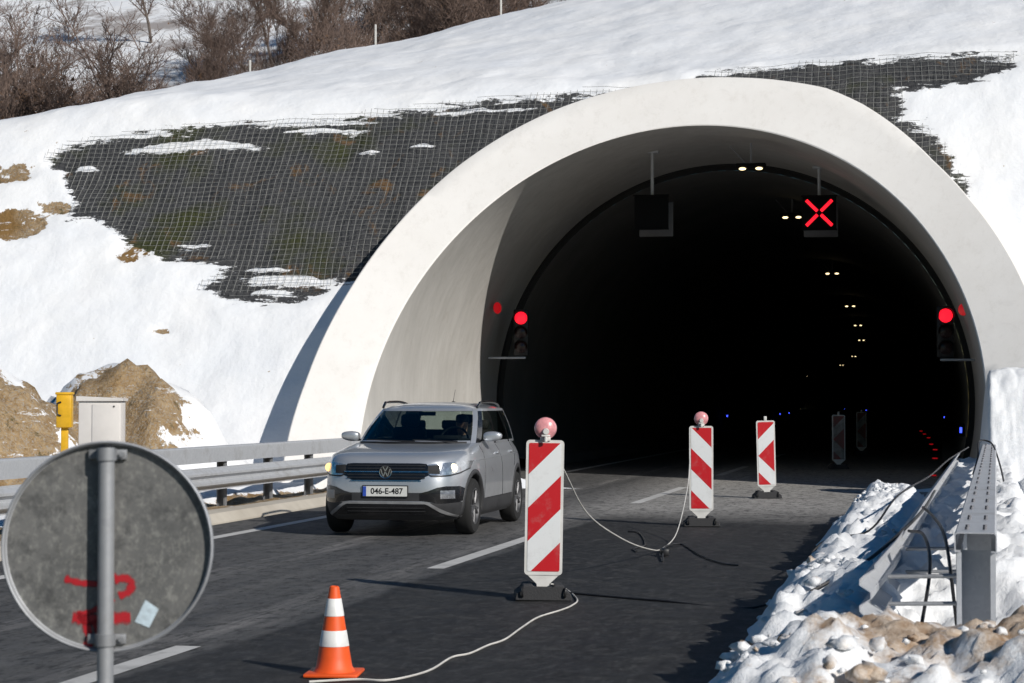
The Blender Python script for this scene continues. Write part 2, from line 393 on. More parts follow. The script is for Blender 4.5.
# slope direction mostly along v on the face, so push along the normal roughly
Zf = np.where(flat, Z, Z+NZ)
nu, nv = len(gu), len(gv)
UC = -4.75
prof = np.sqrt(np.clip(6.15**2-(U-UC)**2, 0, None))+1.4
hole = (np.abs(U-UC) < 6.1) & (V > 35.4) & (V < 43) & (Zf < prof)
verts = np.stack([U.ravel(), V.ravel(), Zf.ravel()], 1)
F = []
hr = hole
for j in range(nv-1):
    for i in range(nu-1):
        if hr[j, i] and hr[j, i+1] and hr[j+1, i] and hr[j+1, i+1]: continue
        a = j*nu+i; F.append((a, a+1, a+nu+1, a+nu))
ground = pydata('ground', verts, F, M['ground']); tag(ground, kind='structure')
for nm, arr in (('rock', rock), ('dirt', dirt), ('far', far)):
    at = ground.data.attributes.new(nm, 'FLOAT', 'POINT'); at.data.foreach_set('value', arr.ravel().astype(np.float32))

def tz(u, v): return float(terrain(u, v))

# road
def delta(v): return -max(0, v-75)**2/4300
def sheet(name, x0, x1, ys, z, mat, follow=True):
    V_, F_ = [], []
    for k, y in enumerate(ys):
        d = delta(y) if follow else 0
        V_ += [(x0+d, y, z), (x1+d, y, z)]
        if k: F_.append((2*k-2, 2*k-1, 2*k+1, 2*k))
    return pydata(name, V_, F_, mat, smooth=False)
ys = list(np.arange(-30, 60, 6))+list(np.arange(60, 440, 6))
road = tag(sheet('road', -10.6, 1.2, [y for y in ys if y >= 36], 0, M['road']), kind='structure')
rd = tag(sheet('road', -9.2, 1.0, [-30, -10, 0, 10, 20, 30, 36], 0, M['road']), kind='structure')
dashes = [(-4.7, -6.0, 0.0), (-4.7, 6.1, 12.1), (-4.63, 18.2, 24.2), (-4.6, 30.5, 36.5), (-4.6, 42.5, 48.5), (-4.6, 54.5, 60.5)]
for x, a, b in dashes:
    tag(sheet('lane_marking', x-.085, x+.085, [a, (a+b)/2, b], .004, M['paint']), kind='structure')
tag(sheet('edge_line', -8.25, -8.08, [-30, 0, 20, 40, 60, 75], .004, M['paint']), kind='structure')
# kerb, with a sloping face
bm = bmesh.new()
prism(bm, [(-9.02, -.02), (-9.02, .02), (-9.12, .13), (-9.34, .15), (-9.34, -.05)], -30, 35.6)
tag(obj('kerb', bm, M['kerb'], smooth=False), kind='structure')

# ------------------------------------------------------------------ tunnel portal and bore
RO = [(-178, 6.6), (-170, 6.6), (174, 6.58), (167, 6.6), (158.4, 6.62), (146.8, 6.68), (132.6, 6.77), (122.9, 6.80), (113.7, 6.82), (104.9, 6.82), (96.4, 6.83), (82.5, 6.90), (74.7, 6.97), (67.7, 7.05), (61.1, 7.01), (54.5, 6.92), (45.6, 6.79), (36.9, 6.75), (28.6, 6.75), (10, 6.75), (0, 6.75), (-20, 6.75)]
ang = np.array([a if a > -90 else a+360 for a, _ in RO])[::-1]; rad = np.array([r for _, r in RO])[::-1]
o_ = np.argsort(ang); ang = ang[o_]; rad = rad[o_]
def outer_pt(t):
    r = float(np.interp(math.degrees(t), ang, rad)); return (-4.85+r*math.cos(t), 1.3+r*math.sin(t))
def inner_pt(t, r=5.52): return (UC+r*math.cos(t), 1.53+r*1.005*math.sin(t))
portal = empty('tunnel_portal', (UC, 34, 0), 0, 'white concrete tunnel portal with a wide slanted arch face set into the snowy slope', 'tunnel')
T0 = R(-17.5); T1 = R(197.5); NT_ = 150
ths = [T0+(T1-T0)*k/NT_ for k in range(NT_+1)]
off = Vector((UC, 34, 0))
Vv, Ff = [], []; NR = 7
def face_v(z): return 34.0+.80*z
rows = []
for k, t in enumerate(ths):
    xi, zi = inner_pt(t); to = R(-14)+(R(194)-R(-14))*k/NT_
    xo, zo = outer_pt(to)
    row = []
    # rounded inner lip, the face, rounded outer lip, the outer shell going back
    vi = face_v(zi); vo = 33.45+.86*zo
    pts = []
    pts.append((xi, vi+.05, zi))
    dx, dz, dv = xo-xi, zo-zi, vo-vi
    for s_ in (0.0, .02, .25, .5, .75, .98, 1.0):
        x, z, v = xi+dx*s_, zi+dz*s_, vi+dv*s_
        if s_ == 0.0: v += .02
        if s_ == 1.0: v += .02
        pts.append((x, v, z))
    pts.append((xo, vo+.3, zo)); pts.append((xo, vo+3.5, zo)); pts.append((xo, vo+9, zo))
    rows.append(pts)
n_ = len(rows[0])
for r_ in rows: Vv += [Vector(p)-off for p in r_]
for k in range(NT_):
    for s_ in range(n_-1):
        a = k*n_+s_; Ff.append((a, a+1, a+n_+1, a+n_))
o = pydata('arch_face', Vv, Ff, M['face'], portal, True, 30)
# bare concrete entry section behind the face
VS = 46.3
Vv, Ff = [], []; nn = 16
for k, t in enumerate(ths):
    xi, zi = inner_pt(t); vi = face_v(zi)+.05
    for j in range(nn+1):
        v = vi+(VS-vi)*j/nn; Vv.append(Vector((xi, v, zi))-off)
for k in range(NT_):
    for j in range(nn):
        a = k*(nn+1)+j; Ff.append((a, a+1, a+nn+2, a+nn+1))
pydata('entry_lining', Vv, Ff, M['entry'], portal)
# dark expansion joint
Vv, Ff = [], []
for t in ths:
    for (r_, v) in ((5.52, VS-.07), (5.50, VS-.07), (5.50, VS+.06), (5.38, VS+.06)):
        x, z = inner_pt(t, r_); Vv.append(Vector((x, v, z))-off)
for k in range(NT_):
    for j in range(3):
        a = k*4+j; Ff.append((a, a+1, a+5, a+4))
pydata('expansion_joint', Vv, Ff, M['seam'], portal, False)
# the bore itself
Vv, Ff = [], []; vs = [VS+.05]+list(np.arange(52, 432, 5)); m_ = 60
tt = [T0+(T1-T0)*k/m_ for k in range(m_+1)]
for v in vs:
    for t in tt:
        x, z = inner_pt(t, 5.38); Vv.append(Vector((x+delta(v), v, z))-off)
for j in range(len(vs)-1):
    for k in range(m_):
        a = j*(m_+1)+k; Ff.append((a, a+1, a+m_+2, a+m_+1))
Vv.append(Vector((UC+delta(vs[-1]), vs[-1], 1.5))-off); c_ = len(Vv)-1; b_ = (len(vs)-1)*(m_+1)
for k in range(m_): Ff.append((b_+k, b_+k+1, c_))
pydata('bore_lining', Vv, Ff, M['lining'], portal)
# low service walkways either side inside
bm = bmesh.new()
for side in (-10.25, .05):
    for a, b in zip(vs[:-1], vs[1:]):
        da, db = delta(a), delta(b); x0, x1 = side, side+.75
        if side < -5: x0, x1 = -10.4, -9.25
        q = [bm.verts.new(p) for p in [(x0+da, a, .22), (x1+da, a, .22), (x1+db, b, .22), (x0+db, b, .22), (x0+da, a, 0), (x1+da, a, 0), (x1+db, b, 0), (x0+db, b, 0)]]
        bm.faces.new(q[:4]); bm.faces.new((q[1], q[5], q[6], q[2])); bm.faces.new((q[0], q[3], q[7], q[4]))
o = obj('tunnel_kerb', bm, M['lining'], smooth=False); tag(o, kind='structure')

# ------------------------------------------------------------------ wire netting over the cut
def v_on_face(u, z):
    lo = np.full_like(u, 34.9); hi = np.full_like(u, 46.0)
    for _ in range(26):
        mid = (lo+hi)/2; t = terrain(u, mid) < z; lo = np.where(t, mid, lo); hi = np.where(t, hi, mid)
    return (lo+hi)/2
def netting(name, poly, grow, label):
    us = [p[0] for p in poly]; zs = [p[1] for p in poly]; V_, F_ = [], []
    def strip(P, keep, hw, vert):
        prev = None
        for p, k in zip(P, keep):
            if not k: prev = None; continue
            if prev is not None:
                d = Vector(p)-Vector(prev); n = Vector((0, -.85, .53)); s_ = d.cross(n).normalized()*hw; nn = n*hw
                b = len(V_)
                for q in (Vector(prev), Vector(p)): V_.extend([q-s_, q+nn, q+s_])
                F_.extend([(b, b+1, b+4, b+3), (b+1, b+2, b+5, b+4)])
            prev = p
    def path(u, z):
        u = np.array(u); z = np.array(z); v = v_on_face(u, z)
        P = []
        for a, b, c in zip(u, v, z):
            n = .05+.05*mn.noise(Vector((a*.9, c*.9, 3)))+.05*mn.noise(Vector((a*2.2, c*2.2, 9)))
            wob = .03*mn.noise(Vector((a*1.3, c*1.3, 20)))
            P.append((a+wob, b-.85*max(n, 0)-.02, c+.53*max(n, 0)+.02+wob))
        keep = in_poly(u, z, poly) > -grow*(1+.5*np.array([mn.noise(Vector((a, c, 0))) for a, c in zip(u, z)]))
        return P, keep
    for u0 in np.arange(min(us)-grow, max(us)+grow, .14):
        z = np.arange(min(zs)-grow, min(max(zs)+grow, 8.75), .15)
        strip(*path(u0+.03*np.sin(z*2+u0), z), .0050, True)
    for z0 in np.arange(min(zs)-grow, min(max(zs)+grow, 8.75), .108):
        u = np.arange(min(us)-grow, max(us)+grow, .17)
        strip(*path(u, z0+.03*np.sin(u*.9+z0)), .0050, False)
    o = pydata(name, V_, F_, M['wire'], smooth=False)
    return tag(o, label, 'netting', 'steel netting over the rock cut')
netting('wire_netting', ROCK_L, .04, 'large sheet of steel netting over dark rock left of the arch')
netting('wire_netting', ROCK_R, .04, 'narrow strip of steel netting over the right shoulder of the arch')

# ------------------------------------------------------------------ ploughed snow and dirty pile by the right barrier
def bank_h(u, v):
    edge = -1.28+.16*mn.noise(Vector((v*.5, 1.3, 0)))+.09*mn.noise(Vector((v*1.7, 7.3, 0)))
    endf = float(sstep(29.5, 27.0, v))
    s = float(sstep(edge, edge+.55, u)); s2 = float(sstep(.05, -.45, u))
    L = (.50+.12*mn.noise(Vector((v*.35, 5, 2))))*s*(.35+.65*s2)*endf
    e_ = .17+(v-10.4)*.0265
    Rr = float(sstep(e_+.08, e_+.7, u))*(.36+.22*min(max(u-e_, 0), 4)+.12*mn.noise(Vector((u*.8, v*.5, 3))))*float(sstep(6.5, 9.5, v)*.5+.5)
    top = (2.1+.15*mn.noise(Vector((u, v, 3))))*float(sstep(.50, .80, u)*sstep(5.2, 3.2, u))*math.exp(-abs((v-33.9)/1.5)**2.5)
    P = .60*math.exp(-abs((u-.55)/(.95 if u < .55 else 2.5))**3-abs((v-8.0)/1.15)**3)
    gp_ = (.55+.08*mn.noise(Vector((v*.6, 2, 9))))*float(sstep(-.85, -.5, u-e_)*sstep(.6, .3, u-e_))*float(sstep(10.8, 13.2, v))
    h = max(L, Rr, gp_)
    shade_ridge = .9*float(sstep(1.75, 2.7, u)*sstep(5.9, 4.3, u)*sstep(7.2, 9.2, v)*sstep(24.5, 20.5, v))  # unseen snow ridge, added out of view to cast shade on the windrow
    h = max(h*float(sstep(6.0, 5.2, u)), top, shade_ridge+.1*h)+P*float(sstep(6.0, 4.5, u))*(1-.4*min(1, h))
    return h-.02
def lumps(u, v, sc, seed=0):
    d, _ = mn.voronoi(Vector((u*sc, v*sc, seed)), distance_metric='DISTANCE', exponent=2.5)
    return max(0, 1-d[0]*d[0]*2.2)
bu = np.concatenate([np.arange(-1.6, 1.8, .03), np.arange(1.8, 6.0, .08)]); bv = np.concatenate([np.arange(6.2, 13, .03), np.arange(13, 36, .07)])
Vv = []; dd = []
for v in bv:
    for u in bu:
        h = bank_h(u, v); k = min(1, max(0, h/.25))
        wu = u+.16*mn.noise(Vector((u*3, v*3, 5)))+.05*mn.noise(Vector((u*9, v*9, 5))); wv = v+.16*mn.noise(Vector((u*3, v*3, 15)))+.05*mn.noise(Vector((u*9, v*9, 25)))
        amp = k*(1 if v < 24 else .6)*(1 if u < 1.2 else .6)
        h += amp*(.12*mn.fractal(Vector((u*1.8, v*1.8, 4)), .85, 2.1, 6)+.05*mn.fractal(Vector((u*4, v*4, 7)), .9, 2.1, 3)+.050*(lumps(wu*1.1, wv, 5.0, 3)-.4)+.022*(lumps(wu, wv, 13.0, 5)-.4)+.018*mn.fractal(Vector((u*9, v*9, 0)), .8, 2.1, 3))
        Vv.append((u, v, h))
        pd = math.exp(-((u-.7)/1.0)**2-((v-8.3)/1.5)**2)
        dd.append(1.0*pd+(.2 if u > .6 and v < 22 else 0)+.10*(v < 9.5))
nb = len(bu); Ff = []
for j in range(len(bv)-1):
    for i in range(nb-1):
        a = j*nb+i; q = (a, a+1, a+nb+1, a+nb)
        if max(Vv[k][2] for k in q) < -.005: continue
        Ff.append(q)
bank = pydata('snow_bank', Vv, Ff, M['bank'])
at = bank.data.attributes.new('dirt', 'FLOAT', 'POINT'); at.data.foreach_set('value', np.array(dd, np.float32))
tag(bank, 'lumpy bank of ploughed snow along the right barrier, dirty in the foreground', 'snow', kind='stuff')
# loose clods
bm = bmesh.new(); cl = []
proto = bmesh.new(); bmesh.ops.create_icosphere(proto, subdivisions=2, radius=1); pv = [v.co.copy() for v in proto.verts]; pf = [tuple(v.index for v in f.verts) for f in proto.faces]; proto.free()
Vv, Ff, dd = [], [], []
rnd = random.Random(3)
for k in range(900):
    if k < 230: u, v, r = rnd.uniform(-.9, 1.6), rnd.uniform(6.6, 9.6), .012+.04*rnd.random()**3
    elif k < 700: u, v, r = rnd.gauss(-.7, .22), rnd.uniform(8.5, 28), rnd.uniform(.012, .04)
    else: u, v, r = rnd.uniform(.7, 3), rnd.uniform(9.5, 26), rnd.uniform(.02, .06)
    if u < -1.25: u = -.9
    h = max(0, bank_h(u, v)); sx, sy, sz = rnd.uniform(.8, 1.3), rnd.uniform(.8, 1.3), rnd.uniform(.55, .9); sdv = rnd.random()*50
    b = len(Vv); dv = rnd.random() < (.55 if k < 230 else .06)
    for p in pv:
        n = 1+.8*mn.noise(p*1.5+Vector((sdv, 0, 0)))+.35*mn.noise(p*4+Vector((sdv, 3, 0)))
        Vv.append((u+p.x*r*n*sx, v+p.y*r*n*sy, h+r*.25+p.z*r*n*sz)); dd.append(.5 if dv else .08)
    Ff += [tuple(b+i for i in f) for f in pf]
cl = pydata('snow_clods', Vv, Ff, M['bank']); tag(cl, 'loose clods of snow scattered over the ploughed bank', 'snow', kind='stuff')
at = cl.data.attributes.new('dirt', 'FLOAT', 'POINT'); at.data.foreach_set('value', np.array(dd, np.float32))

# ------------------------------------------------------------------ barriers
WP = [(0, .0), (.0, .02), (.055, .055), (.075, .075), (.075, .105), (.02, .14), (.02, .17), (.075, .205), (.075, .235), (.055, .255), (0, .29), (0, .31)]
def sweep(bm, path, prof, thick=.006):
    """prof: (toward road, up) pairs; path: (x, y, z, side) ; side = direction of the road in x"""
    rings = []
    for i, (x, y, z, s_) in enumerate(path):
        x0, y0 = path[max(i-1, 0)][:2]; x1, y1 = path[min(i+1, len(path)-1)][:2]
        t = Vector((x1-x0, y1-y0, 0)).normalized(); nrm = Vector((t.y, -t.x, 0))*(1 if s_ > 0 else -1)
        rings.append([bm.verts.new(Vector((x, y, z+pz))+nrm*pd) for pd, pz in prof])
    fs = []
    for a, b in zip(rings[:-1], rings[1:]):
        for k in range(len(prof)-1): fs.append(bm.faces.new((a[k], a[k+1], b[k+1], b[k])))
    bmesh.ops.recalc_face_normals(bm, faces=fs)
    r = bmesh.ops.solidify(bm, geom=fs, thickness=thick)
    return bm
def c_post(bm, x, y, z0, z1, w=.10, d=.06, open_to=-1, t=.006):
    box(bm, x-w/2, x+w/2, y-open_to*d/2-t/2, y-open_to*d/2+t/2, z0, z1)
    for s_ in (-1, 1):
        box(bm, x+s_*(w/2-t/2)-t/2, x+s_*(w/2-t/2)+t/2, y-d/2+t, y+d/2-t, z0, z1)
        box(bm, x+s_*(w/2-.014)-.012, x+s_*(w/2-.014)+.012, y+open_to*d/2-t/2, y+open_to*d/2+t/2, z0, z1)
    return bm
# left barrier
lg = empty('guardrail', (-9.9, 30, .14), 0, 'long galvanised double guardrail along the left kerb in front of the snow slope', 'guardrail', 'guardrails beside the road')
def loc(p): return (p[0]+9.9, p[1]-30, p[2]-.14)
bm = bmesh.new(); sweep(bm, [(*loc((-9.72, y, .36)), 1) for y in np.arange(2, 36, 4)], WP); obj('w_beam', bm, M['galv'], lg)
bm = bmesh.new(); sweep(bm, [(*loc((-10.0, y, .72)), 1) for y in np.arange(2, 36, 4)], [(-.1, .0), (-.1, .20), (-.08, .22), (.08, .22), (.1, .20), (.1, .0), (.07, -.0)]); obj('top_rail', bm, M['galv'], lg, smooth=False)
p0 = None
for y in np.arange(3, 35, 2.0):
    bm = bmesh.new(); x = -10.0+9.9; yy = y-30; c_post(bm, x, yy, -.4, .60, .13, .07)
    box(bm, x+.05, x+.2, yy-.04, yy+.04, .33, .41); obj('post', bm, M['galv_dull'], lg, smooth=False)
# right barrier
rg = empty('guardrail', (.17, 10.4, 0), 0, 'galvanised double guardrail with bolted top beam ending in the dirty snow at right', 'guardrail', 'guardrails beside the road')
def rx(y): return .17+(y-10.4)*.0265
def rl(x, y, z): return (x-.17, y-10.4, z)
ysr = [10.15]+list(np.arange(12, 35, 2))
bm = bmesh.new(); sweep(bm, [(*rl(rx(y)-.47+(.0 if y > 10.5 else -.02), y, .44), -1) for y in ysr], WP); obj('w_beam', bm, M['galv'], rg)
ysr2 = [10.4]+list(np.arange(12, 34, 2))
bm = bmesh.new(); sweep(bm, [(*rl(rx(y), y, .80), -1) for y in ysr2], [(-.075, .0), (-.105, .0), (-.105, .085), (-.095, .10), (.095, .10), (.105, .085), (.105, .0), (.075, .0)]); obj('top_beam', bm, M['galv'], rg, smooth=False)
for y in np.arange(10.5, 33, 2.0):
    bm = bmesh.new(); c_post(bm, rx(y)-.17, y-10.4+.06, -.1, .795, .195, .19); obj('post', bm, M['galv'], rg, smooth=False)
    for zz in ((.52, .66) if y < 13 else ()):
        bm = bmesh.new(); tube(bm, [rl(rx(y)-.44, y+.02, zz), rl(rx(y)-.08, y+.02, zz+.01)], .011, 8); obj('spacer_bar', bm, M['galv_dull'], rg)
bb = bmesh.new(); cyl(bb, (0, 0, 0), (0, 0, .012), .013, .011, 6); bolt = None
ks = [y for y0 in np.arange(10.6, 31.5, 2.0) for y in (y0, y0+.22, y0+.9, y0+1.12)]
for y in ks:
    for dx in (-.045, .045):
        if bolt is None: bolt = obj('bolt', bb, M['bolt'], rg, smooth=False); b = bolt
        else: b = bolt.copy(); COL.objects.link(b); b.parent = rg
        b.location = rl(rx(y)+dx, y, .9035)
# ------------------------------------------------------------------ striped warning boards
def m_lens(): return simple('pink_translucent_lens', (.70, .30, .31), .25, var=.25, scale=20, coat=.5)
M['lens'] = m_lens()
for k in ('rise', 'fall', 'arrow'): M[k] = m_stripes('stripes_'+k, k)
M['arrow_shade_tint'] = m_stripes('shade_tinted_stripes_arrow', 'arrow_shade_tint')
def rrect(w, h0, h1, r, n=5):
    P = []
    for cx, cz, a0 in ((w/2-r, h1-r, 0), (-w/2+r, h1-r, 90), (-w/2+r, h0+r, 180), (w/2-r, h0+r, 270)):
        for k in range(n+1): a = R(a0+90*k/n); P.append((cx+r*math.cos(a), cz+r*math.sin(a)))
    return P
def board(x, y, rz, pat, lamp, label, tilt=0):
    t = empty('warning_board', (x, y, 0.004), R(rz), label, 'warning board', 'striped warning boards closing the lane')
    bm = bmesh.new(); prism(bm, rrect(.30, .19, 1.255, .03), -.012, .022)
    obj('frame', bm, M['white_plastic'], t)
    bm = bmesh.new(); prism(bm, rrect(.256, .22, 1.232, .012), -.016, -.0125); obj('striped_panel', bm, M[pat], t, smooth=False)
    bm = bmesh.new(); prism(bm, [(-.13, .195), (.13, .195), (.05, .12), (.045, .05), (-.045, .05), (-.05, .12)], -.006, .014); obj('foot_plate', bm, M['white_plastic'], t, smooth=False)
    bm = bmesh.new()
    prism(bm, [(-.225, 0), (.225, 0), (.215, .055), (.17, .075), (.16, .115), (.09, .12), (.075, .10), (-.075, .10), (-.09, .12), (-.16, .115), (-.17, .075), (-.215, .055)], -.14, .24)
    bmesh.ops.bevel(bm, geom=bm.edges[:], offset=.006, segments=1, affect='EDGES')
    o = obj('rubber_base', bm, M['rubber'], t, smooth=False)
    for s_ in (-1, 1):
        bm = bmesh.new(); tube(bm, spline([(s_*.165, -.145, .03), (s_*.168, -.165, .05), (s_*.17, -.165, .085), (s_*.165, -.145, .10)], 5), .009, 6); obj('handle', bm, M['black'], o)
    if lamp:
        L = bpy.data.objects.new('warning_lamp', None); COL.objects.link(L); L.parent = t; L.location = (-.0, 0, 1.248)
        bm = bmesh.new(); box(bm, -.04, .04, -.03, .03, 0, .035, .006); cyl(bm, (0, .035, .09), (0, -.012, .09), .05, .05, 20); obj('bracket', bm, M['white_plastic'], L)
        rr = .088
        bm = bmesh.new(); lathe(bm, [(.06, -.035), (rr-.006, -.032), (rr, -.01), (rr, .01), (rr-.01, .025), (rr*.6, .045), (0.001, .052)], 28, Matrix.Translation((0, 0, .10)) @ Matrix.Rotation(R(90), 4, 'X'))
        obj('lens', bm, M['lens'], L)
        bm = bmesh.new(); cyl(bm, (0, -.055, .075), (0, -.075, .075), .028, .022, 14); box(bm, -.035, .035, -.07, -.05, .035, .05, .004); cyl(bm, (0, -.06, .035), (0, -.06, -.005), .014, .014, 10)
        obj('battery_cap', bm, M['white_plastic'], L)
    else:
        bm = bmesh.new(); box(bm, -.022, .022, -.015, .015, 1.25, 1.325, .004); obj('lamp_holder', bm, M['white_plastic'], t)
    return t
b1 = board(-3.08, 15.55, 14, 'rise', True, 'nearest striped warning board with a lamp on top, beside the silver car')
b2 = board(-2.94, 25.1, 10, 'fall', True, 'striped warning board with a lamp, stripes falling to the right, at the lane edge')
b3 = board(-2.75, 32.6, 12, 'arrow', False, 'sunlit chevron board without a lamp standing just outside the tunnel shadow')
b4 = board(-2.32, 47.2, 12, 'arrow_shade_tint', False, 'nearer of the two shaded chevron boards inside the dark tunnel')
b5 = board(-2.3, 60.5, 12, 'arrow_shade_tint', False, 'farthest and faintest chevron board deep inside the dark tunnel')
b1.rotation_euler[1] = R(1.0); b3.rotation_euler[1] = R(-1.2)

# ------------------------------------------------------------------ cables
def cable(name, pts, r, mat, label, k=8, group=None):
    bm = bmesh.new(); tube(bm, spline(pts, k), r, 6); o = obj(name, bm, mat); return tag(o, label, 'cable', group)
CA, SA = .9779, .2093
def G(px, py, h=0.0):
    s = (py-402)/(1.56-h); Y = 2000/s; X = (px-512)/s
    return (X*CA-Y*SA, X*SA+Y*CA, h+.012)
cable('cable', [(-2.925, 15.615, 1.03), (-2.9, 16.6, .62), (-2.85, 18.2, .30), (-2.86, 20.0, .08), (-2.87, 21.0, .02), (-2.9, 22.4, .10), (-2.98, 24.0, .52), (-3.07, 25.0, .84)], .006, M['cable_white'], 'white cable slung between the nearest and second warning boards')
gp = [(556, 583), (566, 590), (577, 600), (572, 606), (560, 611), (538, 618), (522, 628), (505, 640), (488, 646), (470, 654), (452, 658), (432, 670), (410, 677), (386, 681), (360, 680), (335, 681), (310, 682.5)]
P = [(-3.0, 15.5, .13)]+[G(x, y) for x, y in gp[1:]]
cable('cable', P, .0065, M['cable_white'], 'white cable snaking over the asphalt from the nearest board to the traffic cone')
cable('cable', [G(628, 532), G(640, 534), G(645, 545), G(634, 549), G(636, 552)], .009, M['cable_black'], 'short kinked black cable end lying left of the white cable', 6)
cable('cable', [G(662, 562), G(664, 549, .04), G(672, 545, .02), G(684, 546), G(700, 556), G(722, 564), G(738, 566)], .009, M['cable_black'], 'black cable looping on the asphalt below the second warning board', 6)
bm = bmesh.new(); box(bm, -.035, .035, -.1, .1, 0, .07, .015); o = obj('cable_connector', bm, M['black']); o.location = G(664, 556); o.rotation_euler[2] = .3; tag(o, 'black cable connector block on the asphalt where the white cable touches down', 'connector')
# black cables over the right snow bank
def B(u, v, dz=.015): return (u, v, max(.0, bank_h(u, v))+dz)
cable('cable', [B(-3.2, 16.2, .01), B(-2.2, 15.6, .01), B(-1.3, 15.2, .03), (-.9, 15.4, .48), (-.55, 15.8, .56), (-.35, 17, .78), (-.1, 20, .84), (.1, 25, .86), (.4, 30, .9)], .009, M['cable_black'], 'long black cable from the asphalt up over the snow bank to the right guardrail')
cable('cable', [(-.75, 11.8, .45), (-.62, 11.9, .52), (-.42, 12.2, .62), (-.25, 12.8, .74), (-.12, 14.5, .80), (-.05, 17, .82)], .011, M['cable_black'], 'black cable drooping across the front beam of the right guardrail onto snow')
cable('cable', [(-.12, 14, .84), (-.05, 12.6, .86), (.02, 11.6, .80), (.06, 11.0, .55), (.08, 10.7, .25), (.0, 10.6, .15)], .010, M['cable_black'], 'black cable hanging down between the two beams of the right guardrail')
cable('cable', [(-.2, 13, .74), (-.1, 12.0, .78), (-.06, 11.3, .66), (-.1, 10.9, .40), (-.14, 10.6, .22)], .010, M['cable_black'], 'short black cable tangled behind the front beam of the right guardrail')
cable('cable', [(-.05, 10.8, .18), (-.09, 10.55, .38), (-.12, 10.4, .30), (-.18, 10.3, .22)], .010, M['cable_white'], 'pale cable loop between the beams at the end of the right guardrail')
cable('cable', [(.42, 28, .55), (.50, 28.2, .8), (.52, 28.6, 1.0), (.62, 28.8, 1.02), (.72, 28.6, .95), (.78, 27.5, .7), (.8, 26.5, .5)], .012, M['cable_black'], 'black cable looped over the far end of the right guardrail top beam')

# ------------------------------------------------------------------ traffic cone
t = empty('traffic_cone', (*G(335, 674)[:2], .004), R(8), 'orange and white traffic cone standing on the asphalt in the foreground', 'traffic cone')
bm = bmesh.new(); box(bm, -.155, .155, -.155, .155, 0, .022, .01); bmesh.ops.delete(bm, geom=[], context='VERTS'); obj('base', bm, M['orange'], t)
def cr(h): return .108-.080*(h-.02)/.48
bm = bmesh.new(); lathe(bm, [(.125, .018), (.116, .03)]+[(cr(h), h) for h in np.linspace(.05, .50, 10)]+[(cr(.5)-.008, .505), (cr(.5)-.01, .48)], 32); obj('cone_body', bm, M['orange'], t)
for a, b in ((.165, .255), (.335, .435)):
    bm = bmesh.new(); lathe(bm, [(cr(a)+.0005, a), (cr(a)+.002, a+.002), (cr(b)+.002, b-.002), (cr(b)+.0005, b)], 32); obj('reflective_band', bm, M['cone_white'], t)

# ------------------------------------------------------------------ round sign seen from behind
def m_signback():
    m = NT('scratched_aluminium'); n1 = m.noise(4, 6, .75); sc = m.noise(1, 5, .8, vec=m.mapping((40, 40, 22), rot=(0, R(35), 0)))
    v = m.n('ShaderNodeTexVoronoi'); v.inputs['Scale'].default_value = 60; m.l(m.co(), v.inputs[0])
    c = m.mix(m.ramp(n1, .3, .7), (.13, .13, .127), (.20, .198, .19)); c = m.mix(m.ramp(sc, .52, .66, 0, .7), c, (.34, .335, .31))
    c = m.mix(m.ramp(m.noise(38, 5, .85), .52, .66, 0, .75), c, (.30, .295, .27)); c = m.mix(m.ramp(m.noise(11, 5, .8), .35, .5, .7, 0), c, (.07, .07, .07))
    m.l(c, m.b.inputs['Base Color']); m.set(metal=.35); m.l(m.ramp(n1, .3, .7, .45, .65), m.b.inputs['Roughness']); m.bump(sc, .15, .002); return m.m
M['sign_back'] = m_signback()
SX, SY = -1.165*CA-5.76*SA, -1.165*SA+5.76*CA
t = empty('round_sign', (SX, SY, 0.004), math.atan(428/2000)+R(1), 'round traffic sign seen from its scratched grey back with red spray marks', 'road sign')
RX = Matrix.Translation((0, .03, 1.14)) @ Matrix.Rotation(R(90), 4, 'X')
bm = bmesh.new(); lathe(bm, [(.001, -.001), (.296, -.001), (.296, .001), (.001, .001)], 72, RX); obj('disc', bm, M['sign_back'], t, auto=30)
bm = bmesh.new(); lathe(bm, [(.288, -.004), (.302, -.006), (.304, .0), (.304, .022), (.300, .026), (.296, .022), (.294, .003), (.288, -.002)], 72, RX); obj('rim', bm, m_galv('sign_rim', .42, .5, .5), t)
bm = bmesh.new(); cyl(bm, (0, -.005, 0), (0, -.005, 1.425), .0235, None, 24); obj('pole', bm, m_galv('sign_pole', .33, .5, .45), t)
for z in (1.405, .875):
    bm = bmesh.new(); cyl(bm, (0, -.005, z-.017), (0, -.005, z+.017), .029, None, 24); box(bm, -.055, .055, .012, .026, z-.014, z+.014, .002)
    cyl(bm, (.042, .0, z), (.042, .012, z), .008, None, 6); o = obj('clamp', bm, M['galv_dull'], t)
bm = bmesh.new(); cyl(bm, (0, -.005, 1.425), (0, -.005, 1.433), .022, .016, 20); obj('pole_cap', bm, M['black'], t)
